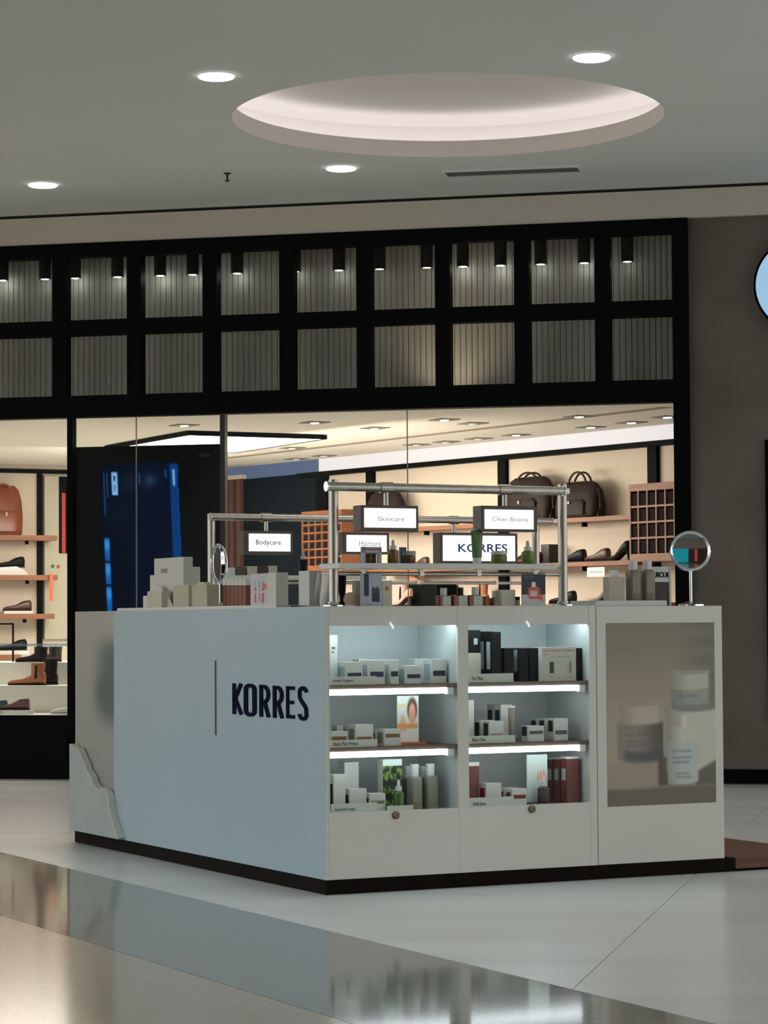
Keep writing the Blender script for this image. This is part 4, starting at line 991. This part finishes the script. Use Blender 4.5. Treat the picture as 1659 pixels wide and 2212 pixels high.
# ================================================================== SHOP INTERIOR
# --- black partition with the reflection of a screen painted on it
VSW = .55
ua, zt_ = SF.px(161, 966, VSW); ub_, _ = SF.px(478, 966, VSW)
t = thing('black_partition', 'tall black partition with a painted dark blue screen reflection behind the shop glass', 'screen', SF, (ua, VSW, 0))
Wd = ub_-ua
obj('casing', box(-.06, Wd, .004, .05, 0, zt_), BLACKF, t, label='black casing')
sa_, sz1 = SF.px(214, 1002, VSW); sb_, _ = SF.px(396, 1002, VSW); _, sz0 = SF.px(300, 1335, VSW)
def screen_reflection(s, t):
    x = 214+s*182; y = 1002+t*333; xs = x-(y-1010)*.04
    c = (0, 10, 32)
    if xs < 218 or xs > 384: return (2, 5, 8)
    c = mix(c, (0, 4, 14), sstep(330, 240, x)*.5)
    c = mix(c, (3, 16, 40), .6*math.exp(-((y-1110)/30)**2-((x-260)/30)**2))
    b = lambda x0, x1, y0, y1, sf=1.5: sstep(x0-sf, x0+sf, xs)*(1-sstep(x1-sf, x1+sf, xs))*sstep(y0-sf, y0+sf, y)*(1-sstep(y1-sf, y1+sf, y))
    c = mix(c, (0, 52, 112), b(366, 385, 1005, 1340)); c = mix(c, (110, 165, 215), b(372, 377, 1017, 1052))
    c = mix(c, (118, 172, 226), b(240, 253, 1021, 1070)*(0.25 if (abs(xs-246) < 1.5 and (abs(y-1033) < 6 or abs(y-1055) < 6)) else 1))
    c = mix(c, (12, 60, 118), b(222, 225, 1022, 1115)); c = mix(c, (12, 60, 118), b(229, 232, 1022, 1075))
    c = mix(c, (18, 75, 140), b(299, 302, 1024, 1048)); c = mix(c, (18, 75, 140), b(356, 359, 1017, 1035))
    c = mix(c, (28, 62, 80), .8*math.exp(-((y-1040)/14)**2-((x-324)/14)**2)); c = mix(c, (10, 34, 60), .7*math.exp(-((y-1045)/18)**2-((x-280)/16)**2))
    for y0, y1 in [(1163, 1211), (1216, 1262), (1268, 1330)]:
        m_ = b(219, 230, y0, y1, 2); c = mix(c, mix((0, 84, 160), (40, 140, 215), math.exp(-((y-y0-14)/14)**2)), m_)
    return c
painted('screen', sb_-sa_, sz1-sz0, 91, 120, screen_reflection, t, (sa_-ua, -.001, sz0), printmat('screen_reflection_glow', 1.0), 0, 'painted reflection of a dark blue screen with bright bars', raw=True)  # no screen here, only its reflection painted on the partition
obj('badge', box(0, .085, -.002, .004, 0, .025), mat('badge_grey', (.03, .03, .03), .5), t, None, (SF.px(430, 985, VSW)[0]-ua, 0, SF.px(430, 987, VSW)[1]))

# --- orange oak shelves and cubbies
def wshelf(xl, xr, ymid, xm, F, d, label, th=.035, wallv=0):
    _, z = F.px(xm, ymid, -d); a, _ = F.px(xl, ymid, -d); b, _ = F.px(xr, ymid, -d)
    t = thing('wall_shelf', label, 'shelf', F, ((a+b)/2, 0, z)); w = (b-a)/2
    obj('board', box(-w, w, -d, -.042, -th, 0), ORANGEW, t)
    for x in (-w*.6, w*.6): obj('bracket', box(x-.012, x+.012, -d*.6, -d*.45, -th-.035, -th), BLACKF, t)
    return z, t
DS = .30
zA, _ = wshelf(792, 1360, 1118, 1250, WF, DS, 'upper oak shelf on the right-hand shop wall')
zB, _ = wshelf(792, 1362, 1214, 1250, WF, DS, 'middle oak shelf on the right-hand shop wall')
zD, _ = wshelf(792, 1440, 1304, 1250, WF, DS, 'lower oak shelf on the right-hand shop wall')
def cubby(F, x0, x1, yt, xb, yb, cols, rows, d, label, fv, hdr=.09, ftr=.10):
    a, zt = F.px(x0, yt, -fv); b, _ = F.px(x1, yt, -fv); _, zb = F.px(xb, yb, -fv)
    t = thing('cubby_unit', label, 'shelf unit', F, ((a+b)/2, -fv+.001, zb)); w = (b-a)/2; h = zt-zb
    fr = .018
    obj('back', box(-w+fr, w-fr, d-.015, d, fr, h-fr), mat('cubby_black', (.006, .006, .007), .7), t)
    obj('side', box(-w, -w+fr, 0, d, 0, h), ORANGEW, t); obj('side', box(w-fr, w, 0, d, 0, h), ORANGEW, t)
    obj('header', box(-w+fr, w-fr, 0, d, h*(1-hdr), h), ORANGEW, t); obj('footer', box(-w+fr, w-fr, 0, d, 0, h*ftr), ORANGEW, t)
    for k in range(1, cols):
        x = -w+2*w*k/cols; obj('divider', box(x-.007, x+.007, .002, d-.015, h*ftr, h*(1-hdr)), ORANGEW, t)
    for k in range(1, rows):
        z = h*ftr+h*(1-ftr-hdr)*k/rows; obj('cubby_shelf', box(-w+fr, w-fr, .003, d-.015, z-.008, z+.008), ORANGEW, t)
    cm = mat('cubby_black', (.006, .006, .007), .7)
    for i in range(cols):
        for j in range(rows):
            z0 = h*ftr+h*(1-ftr-hdr)*j/rows; x0_ = -w+2*w*i/cols
            obj('stored_bundle', box(x0_+.012, x0_+2*w/cols-.012, .014, d-.02, z0+.009, z0+h*(1-ftr-hdr)/rows-.02), mat('bundle_dark', (.008, .008, .009), .8), t)
    return t
cubby(WF, 1358, 1475, 1047, 1358, 1214, 6, 4, .30, 'oak cubby unit with dark pigeonholes at the right edge of the shop window', .34)
cubby(WF, 651, 737, 1106, 651, 1236, 6, 6, .30, 'oak cubby unit with dark pigeonholes before the navy wall', .34)
# slatted wood screen
t = thing('slatted_screen', 'reddish wooden slatted screen at the left of the navy wall', 'screen', WF, (WF.px(500, 1100, -.3)[0], -.3, 0))
ZT5 = WF.px(500, 1036, -.3)[1]
for k in range(4):
    obj('slat', box(-.30+k*.13, -.23+k*.13, 0, .04, .0, ZT5), mat('red_brown_slat', (.055, .022, .014), .6), t)
obj('top_cap', box(-.34, .20, -.005, .05, ZT5, ZT5+.04), mat('pale_cap', (.4, .35, .3), .6), t)
# price plate
a, z = WF.px(1268, 1226, -DS-.01); b, _ = WF.px(1306, 1226, -DS-.01); _, zz = WF.px(1287, 1246, -DS-.01)
t = thing('shelf_sign', 'pale rectangular sign under the middle oak shelf', 'sign', WF, ((a+b)/2, -DS-.01, zz))
obj('plate', box(-(b-a)/2, (b-a)/2, 0, .006, 0, z-zz), mat('pale_plate', (.62, .72, .70), .5), t)
obj('print', box(-(b-a)*.35, (b-a)*.35, -.001, 0, (z-zz)*.4, (z-zz)*.6), mat('plate_print', (.36, .48, .5), .6), t)

# --- bags
LBR = mat('dark_brown_leather', (.020, .011, .0085), .6, spec=.25, noise=.3, nscale=9, bump=.2)
TAN = mat('tan_leather', (.24, .065, .025), .32, noise=.3, nscale=6, bump=.15)
def bag(F, x0, x1, yt, yb, v, zs, m, label, rz=0, handle=.35, strap=None, d=.10, hshift=0):
    a, _ = F.px(x0, yb, v); b, _ = F.px(x1, yb, v); _, zt = F.px((x0+x1)/2, yt, v)
    w = (b-a)/2; h = (zt-zs)
    t = thing('leather_bag', label, 'bag', F, ((a+b)/2, v+d, zs), rz)
    obj('body', MB().loft([(0, w*.86, d*.9, 0, 0, 4), (.015, w*.95, d, 0, 0, 4), (h*.35, w, d, 0, 0, 3.5), (h*.72, w*.95, d*.8, 0, 0, 3), (h*.92, w*.82, d*.45, 0, 0, 2.6), (h, w*.62, d*.15, 0, 0, 2.4)], 32), m, t, smooth=True)
    obj('front_pocket', MB().loft([(h*.08, w*.62, .02, 0, -d, 4), (h*.42, w*.64, .022, 0, -d*.98, 4), (h*.5, w*.5, .01, 0, -d*.95, 4)], 24), m, t, smooth=True)
    obj('zip', MB().tube([(-w*.7, -.004, h*.95), (-w*.3, -.006, h*1.0), (w*.3, -.006, h*1.0), (w*.7, -.004, h*.95)], .004), mat('brass_zip', (.2, .15, .08), .3, .8), t)
    for s_ in (-1, 1):
        obj('handle', MB().tube([(hshift+w*.42*math.cos(q_), s_*d*.3, h*.88+handle*h*math.sin(q_)) for q_ in [math.pi*k/14 for k in range(15)]], .009), m, t, smooth=True)
    if strap:
        obj('shoulder_strap', MB().tube([(w*.9, -d*.2, h*.8), (w*1.12, -d*.4, h*.55), (w*1.18, -d*.5, h*.25), (w*1.02, -d*.5, h*.05)], .010), m, t, smooth=True)
    obj('buckle', MB().box(-.012, .012, -d-.03, -d-.018, h*.38, h*.46), mat('buckle_metal', (.25, .2, .17), .5, .6), t)
    return t
bag(WF, 1076, 1176, 1030, 1113, -DS+.03, zA, LBR, 'dark brown leather bag with side strap, left of two on the upper oak shelf', 0, .22, True)
bag(WF, 1189, 1279, 1040, 1113, -DS+.03, zA, LBR, 'dark brown leather holdall with raised handles, right of two on the upper oak shelf', 0, .38, True)
bag(WF, 780, 850, 1060, 1125, -DS+.03, zA, LBR, 'dark brown bag behind the near left hanging sign', 0, .2, True)

# --- shoes
def shoe(F, xc, yb, v, zs, L, m, label, kind='low', rz=0, solem=None, hgt=None):
    u, _ = F.px(xc, yb, v)
    t = thing({'low': 'shoe', 'boot': 'ankle_boot', 'heel': 'high_heel', 'sneaker': 'sneaker'}[kind], label, {'low': 'shoe', 'boot': 'boot', 'heel': 'shoe', 'sneaker': 'shoe'}[kind], F, (u, v, zs), rz)
    lift = .075 if kind == 'heel' else .018
    prof = [(-.50, .03, .012), (-.47, .055, .022), (-.38, .085, .03), (-.22, .105, .037), (-.05, .13, .036), (.10, .19, .033), (.25, .24, .033), (.38, .26, .034), (.46, .26, .032), (.50, .22, .022)]
    st = []
    for s_, h, w in prof:
        x = s_*L; z0 = .008+(lift*sstep(-.15, .45, s_) if kind == 'heel' else .004)
        hh_ = h*L*(1.15 if kind != 'low' else 1.25)
        st.append((x, w*L/.29, hh_/2, 0, z0+hh_/2, 2.6))
    obj('upper', MB().loft(st, 18, 2.6, 'x'), m, t, smooth=True)
    sm = solem or mat('dark_sole', (.02, .014, .01), .6)
    ss = []
    for s_, h, w in prof:
        z0 = (lift*sstep(-.15, .45, s_) if kind == 'heel' else 0)
        ss.append((s_*L*1.01, w*L/.29*1.06, .006, 0, z0+.006, 4))
    obj('sole', MB().loft(ss, 14, 4, 'x'), sm, t, smooth=True)
    if kind == 'heel':
        obj('heel', MB().loft([(0, .007, .007, .47*L, 0), (lift*.6, .010, .012, .455*L, 0), (lift+.006, .030, .028, .42*L, 0)], 12), sm, t, smooth=True)
    elif kind == 'boot':
        H = hgt or .15
        obj('shaft', MB().loft([(.04*L/.29, .060, .034, .27*L, 0), (H*.55, .052, .038, .30*L, 0), (H, .056, .042, .31*L, 0)], 20), m, t, smooth=True)
        obj('elastic_gusset', MB().loft([(.05, .018, .041, .28*L, 0), (H*.9, .026, .0435, .305*L, 0)], 12), mat('gusset_dark', (.02, .012, .01), .7), t, smooth=True)
        obj('heel', box(.26*L, .49*L, -.03, .03, 0, .016), sm, t)
    else:
        obj('opening', MB().loft([(.325*L, .11*L, .022), (.33*L, .115*L, .024)], 18, 2.2), mat('shoe_lining', (.05, .03, .02), .8), t, None, (.26*L, 0, -.0))
        obj('heel', box(.28*L, .49*L, -.03, .03, -.0, .012), sm, t)
        obj('laces', MB().tube([(.0*L, -.015, .215*L), (.05*L, .015, .24*L), (.10*L, -.015, .27*L), (.14*L, .015, .295*L)], .003), sm, t)
    return t
BKL = mat('black_leather', (.010, .009, .009), .35); BRL = mat('brown_leather', (.07, .032, .022), .4)
GRYL = mat('grey_suede', (.17, .15, .13), .8); WHL = mat('white_leather', (.68, .68, .64), .5)
shoe(WF, 1236, 1212, -DS+.10, zB, .30, BKL, 'black shoe just right of the near rail post, middle oak shelf', 'low', .1)
shoe(WF, 1290, 1212, -DS+.10, zB, .30, BRL, 'brown loafer on the middle oak shelf', 'low', 0)
shoe(WF, 1335, 1212, -DS+.10, zB, .27, BKL, 'black high-heeled shoe raised on the middle oak shelf', 'heel', .05)
shoe(WF, 1142, 1216, -DS+.10, zB, .28, mat('oxblood', (.13, .025, .02), .4), 'oxblood shoe left of the near rail post, middle oak shelf', 'low', .1)
a, _ = WF.px(1168, 1175, -DS+.12); b, _ = WF.px(1186, 1175, -DS+.12); _, zz = WF.px(1177, 1176, -DS+.12)
tag(obj('shoe_box', box(a-(a+b)/2, (b-a)/2, 0, .12, 0, zz-zB), BLACKG, None, WF, ((a+b)/2, -DS+.12, zB), bevel=.004), 'upright black box on the middle oak shelf', 'box')
shoe(WF, 1120, 1216, -DS+.14, zB, .26, BKL, 'small dark shoe behind the lime green bottle', 'low', 0)
shoe(WF, 905, 1218, -DS+.10, zB, .27, BRL, 'dark shoe left of the large brand sign', 'low', 0)
shoe(WF, 1215, 1304, -DS+.10, zD, .30, BKL, 'black shoe behind the foot of the near rail post, lower oak shelf', 'low', .1)
shoe(WF, 1300, 1298, -DS+.10, zD+.0, .28, GRYL, 'grey suede shoe behind the beige card holder', 'heel', .1)
zE = zD
TANL = mat('tan_calf', (.42, .17, .09), .4)
shoe(WF, 1022, 1300, -DS+.08, zD, .30, TANL, 'tan ankle boot behind the amber bottles', 'boot', .4, hgt=.2)
a, _ = WF.px(882, 1290, -DS+.06); b, _ = WF.px(944, 1290, -DS+.06); zq = WF.px(910, 1263, -DS+.06)[1]
tag(obj('display_plinth', box(-(b-a)/2, (b-a)/2, 0, .22, 0, zq-zD), BLACKF, None, WF, ((a+b)/2, -DS+.06, zD), bevel=.004), 'black display box behind the counter carrying the peach shoe', 'box')
BL = mat('blush_leather', (.58, .30, .22), .45)
shoe(WF, 868, 1300, -DS-.02, zD, .26, BL, 'blush pink heeled shoe in front of the black display box', 'heel', .1)
shoe(WF, 852, 1300, -DS+.14, zD, .26, mat('rose_leather', (.60, .42, .40), .45), 'rose ankle boot behind the blush heeled shoe', 'boot', .5, hgt=.2)
shoe(WF, 905, 1258, -DS+.17, zq, .25, mat('peach_leather', (.55, .27, .15), .45), 'peach shoe standing on the black display box', 'low', math.pi)

# --- left part of the shop: back wall shelves
def bshelf(x1, y, label):
    z, t = wshelf(-160, x1, y, 60, BF, .30, label, .05)
    return z
zb1_ = bshelf(124, 1156, 'top oak shelf on the back wall at the left'); zb2_ = bshelf(125, 1242, 'second oak shelf on the back wall at the left'); zb3_ = bshelf(118, 1326, 'third oak shelf on the back wall at the left')
zb4_ = bshelf(46, 1414, 'lowest oak shelf on the back wall at the left')
t = thing('wall_rail', 'black rail with uprights on the back wall at the left', 'rail', BF, (0, 0, 0))
_, zr1 = BF.px(60, 1013, -.04); _, zr0 = BF.px(60, 1022, -.04)
obj('rail', box(-2, BF.px(146, 1015, -.04)[0], -.04, 0, zr0, zr1), BLACKF, t)
ux, _ = BF.px(87, 1100, -.04); obj('upright', box(ux-.024, ux+.024, -.04, 0, 0, zr0), BLACKF, t)
a, zt_ = BF.px(94, 1028, -.03); b, _ = BF.px(140, 1028, -.03); _, zb_ = BF.px(115, 1380, -.03)
t = thing('service_cabinet', 'greenish beige tall wall cabinet with a red handle bar', 'cabinet', BF, (a, -.001, 0))
obj('body', box(0, b-a+.06, -.06, 0, zb_, zt_), mat('sage_beige', (.44, .42, .31), .5), t)
ra_, _ = BF.px(128, 1100, -.07); rb_, _ = BF.px(147, 1100, -.07); _, rz1_ = BF.px(138, 1030, -.07); _, rz0_ = BF.px(138, 1195, -.07)
obj('channel', box(ra_-a, rb_-a, -.075, -.06, rz0_, rz1_), BLACKF, t)
_, rr1 = BF.px(138, 1065, -.08); obj('red_bar', box(ra_-a+.02, ra_-a+.058, -.09, -.075, rz0_, rr1), mat('red_bar', (.40, .015, .012), .4), t)
for x, y, cn, cc in [(114, 1223, 'button_green', (.03, .12, .06)), (126, 1224, 'button_red', (.45, .08, .06))]:
    ux, uz = BF.px(x, y, -.065); obj('button', MB().loft([(-.012, .016, .016), (0, .018, .018)], 14, 2., 'y'), mat(cn, cc, .4), t, None, (ux-a, -.06, uz))
ux, uz = BF.px(94, 1241, -.10); _, uz0 = BF.px(94, 1299, -.10)
tag(obj('hanging_tag', box(-.018, .018, 0, .004, uz0-uz, 0), mat('tag_orange', (.75, .12, .05), .5), None, BF, (ux, -.33, uz)), 'narrow bright orange tag hanging below the second left shelf', 'tag')
bag(BF, -30, 54, 1048, 1154, -.22, zb1_, TAN, 'large glossy tan leather bag on the top left shelf', 0, .15, None, .10)
shoe(BF, 22, 1215, -.18, zb2_+.075, .29, BKL, 'dark laced shoe on a white block, second left shelf', 'low', math.pi*0+.1)
tag(obj('display_block', MB().prism([(-.2, 0), (.17, 0), (.13, .05), (.05, .085), (-.2, .07)], -.05, .06), WHL, None, BF, (BF.px(22, 1240, -.18)[0], -.18, zb2_)), 'white sloping display block under the dark laced shoe', 'display block')
shoe(BF, 37, 1316, -.18, zb3_+.03, .28, BRL, 'brown laced shoe on a pale block, third left shelf', 'low', math.pi*0-.1)
tag(obj('display_block', box(-.15, .15, -.05, .06, 0, .03), WHL, None, BF, (BF.px(37, 1320, -.18)[0], -.18, zb3_), bevel=.003), 'flat pale block under the brown laced shoe', 'display block')
shoe(BF, 26, 1398, -.18, zb4_+.04, .3, BKL, 'black shoe on the lowest left shelf', 'low', .1)
tag(obj('display_block', box(-.16, .16, -.05, .06, 0, .04), WHL, None, BF, (BF.px(26, 1405, -.18)[0], -.18, zb4_), bevel=.003), 'pale block under the black shoe on the lowest left shelf', 'display block')
# --- window display risers
RISER = mat('riser_white', (.76, .75, .67), .6)
ZP = .467
_, zr_a = SF.px(80, 1481, .55); _, zr_b = SF.px(80, 1431, .95)
t = thing('window_platform', 'stepped off-white platform in the shoe shop window', 'platform', SF, (-3.6, .07, 0))
obj('deck', box(-1.5, 1.2, 0, 1.7, .3, ZP), RISER, t)
obj('lower_step', box(-1.5, 1.19, .46, 1.7, ZP, zr_a), RISER, t)
obj('upper_step', box(-1.5, 1.18, .86, 1.7, zr_a, zr_b), RISER, t)
shoe(SF, 58, 1476, .66, zr_a, .30, mat('chelsea_tan', (.36, .12, .05), .38), 'tan ankle boot in the shop window', 'boot', .0, hgt=.17)
shoe(SF, 86, 1476, .79, zr_a, .28, BKL, 'black ankle boot behind the tan one', 'boot', .1, hgt=.20)
shoe(SF, 68, 1430, 1.08, zr_b, .26, BKL, 'black strappy shoe on the upper window step, left of two', 'boot', .0, hgt=.12)
shoe(SF, 100, 1430, 1.24, zr_b, .24, mat('snake_leather', (.04, .03, .028), .4, noise=.6, nscale=30), 'mottled dark shoe on the upper window step, right of two', 'boot', .1, hgt=.12)
shoe(SF, 30, 1540, .25, ZP+.03, .24, mat('mauve_shoe', (.15, .07, .06), .5), 'mauve brown shoe on a white block at the window front', 'low', 0)
tag(obj('display_block', box(-.14, .14, -.05, .05, 0, .03), WHL, None, SF, (SF.px(30, 1540, .25)[0], .25, ZP), bevel=.003), 'low white block under the mauve brown shoe', 'display block')
shoe(SF, -12, 1535, .25, ZP+.03, .20, mat('teal_shoe', (.03, .06, .06), .5), 'dark teal shoe cut by the left picture edge', 'low', 0)
tag(obj('display_block', box(-.10, .10, -.05, .05, 0, .03), WHL, None, SF, (SF.px(-14, 1540, .25)[0], .25, ZP), bevel=.003), 'low white block under the dark teal shoe', 'display block')
shoe(SF, 150, 1542, .22, ZP, .29, WHL, 'white trainer at the window front beside the kiosk', 'sneaker', 0, WHL)
t = thing('tube_rack', 'black tubular display frame at the left of the window', 'display stand', SF, (SF.px(12, 1425, 1.3)[0], 1.3, zr_b))
a_ = .055; h_ = SF.px(12, 1346, 1.3)[1]-zr_b
obj('frame', MB().box(-a_-.01, -a_, 0, .012, 0, h_).box(a_, a_+.012, 0, .012, 0, h_).box(-a_-.01, a_+.012, 0, .012, h_-.012, h_), BLACKF, t)
a, _ = SF.px(138, 1500, .6)
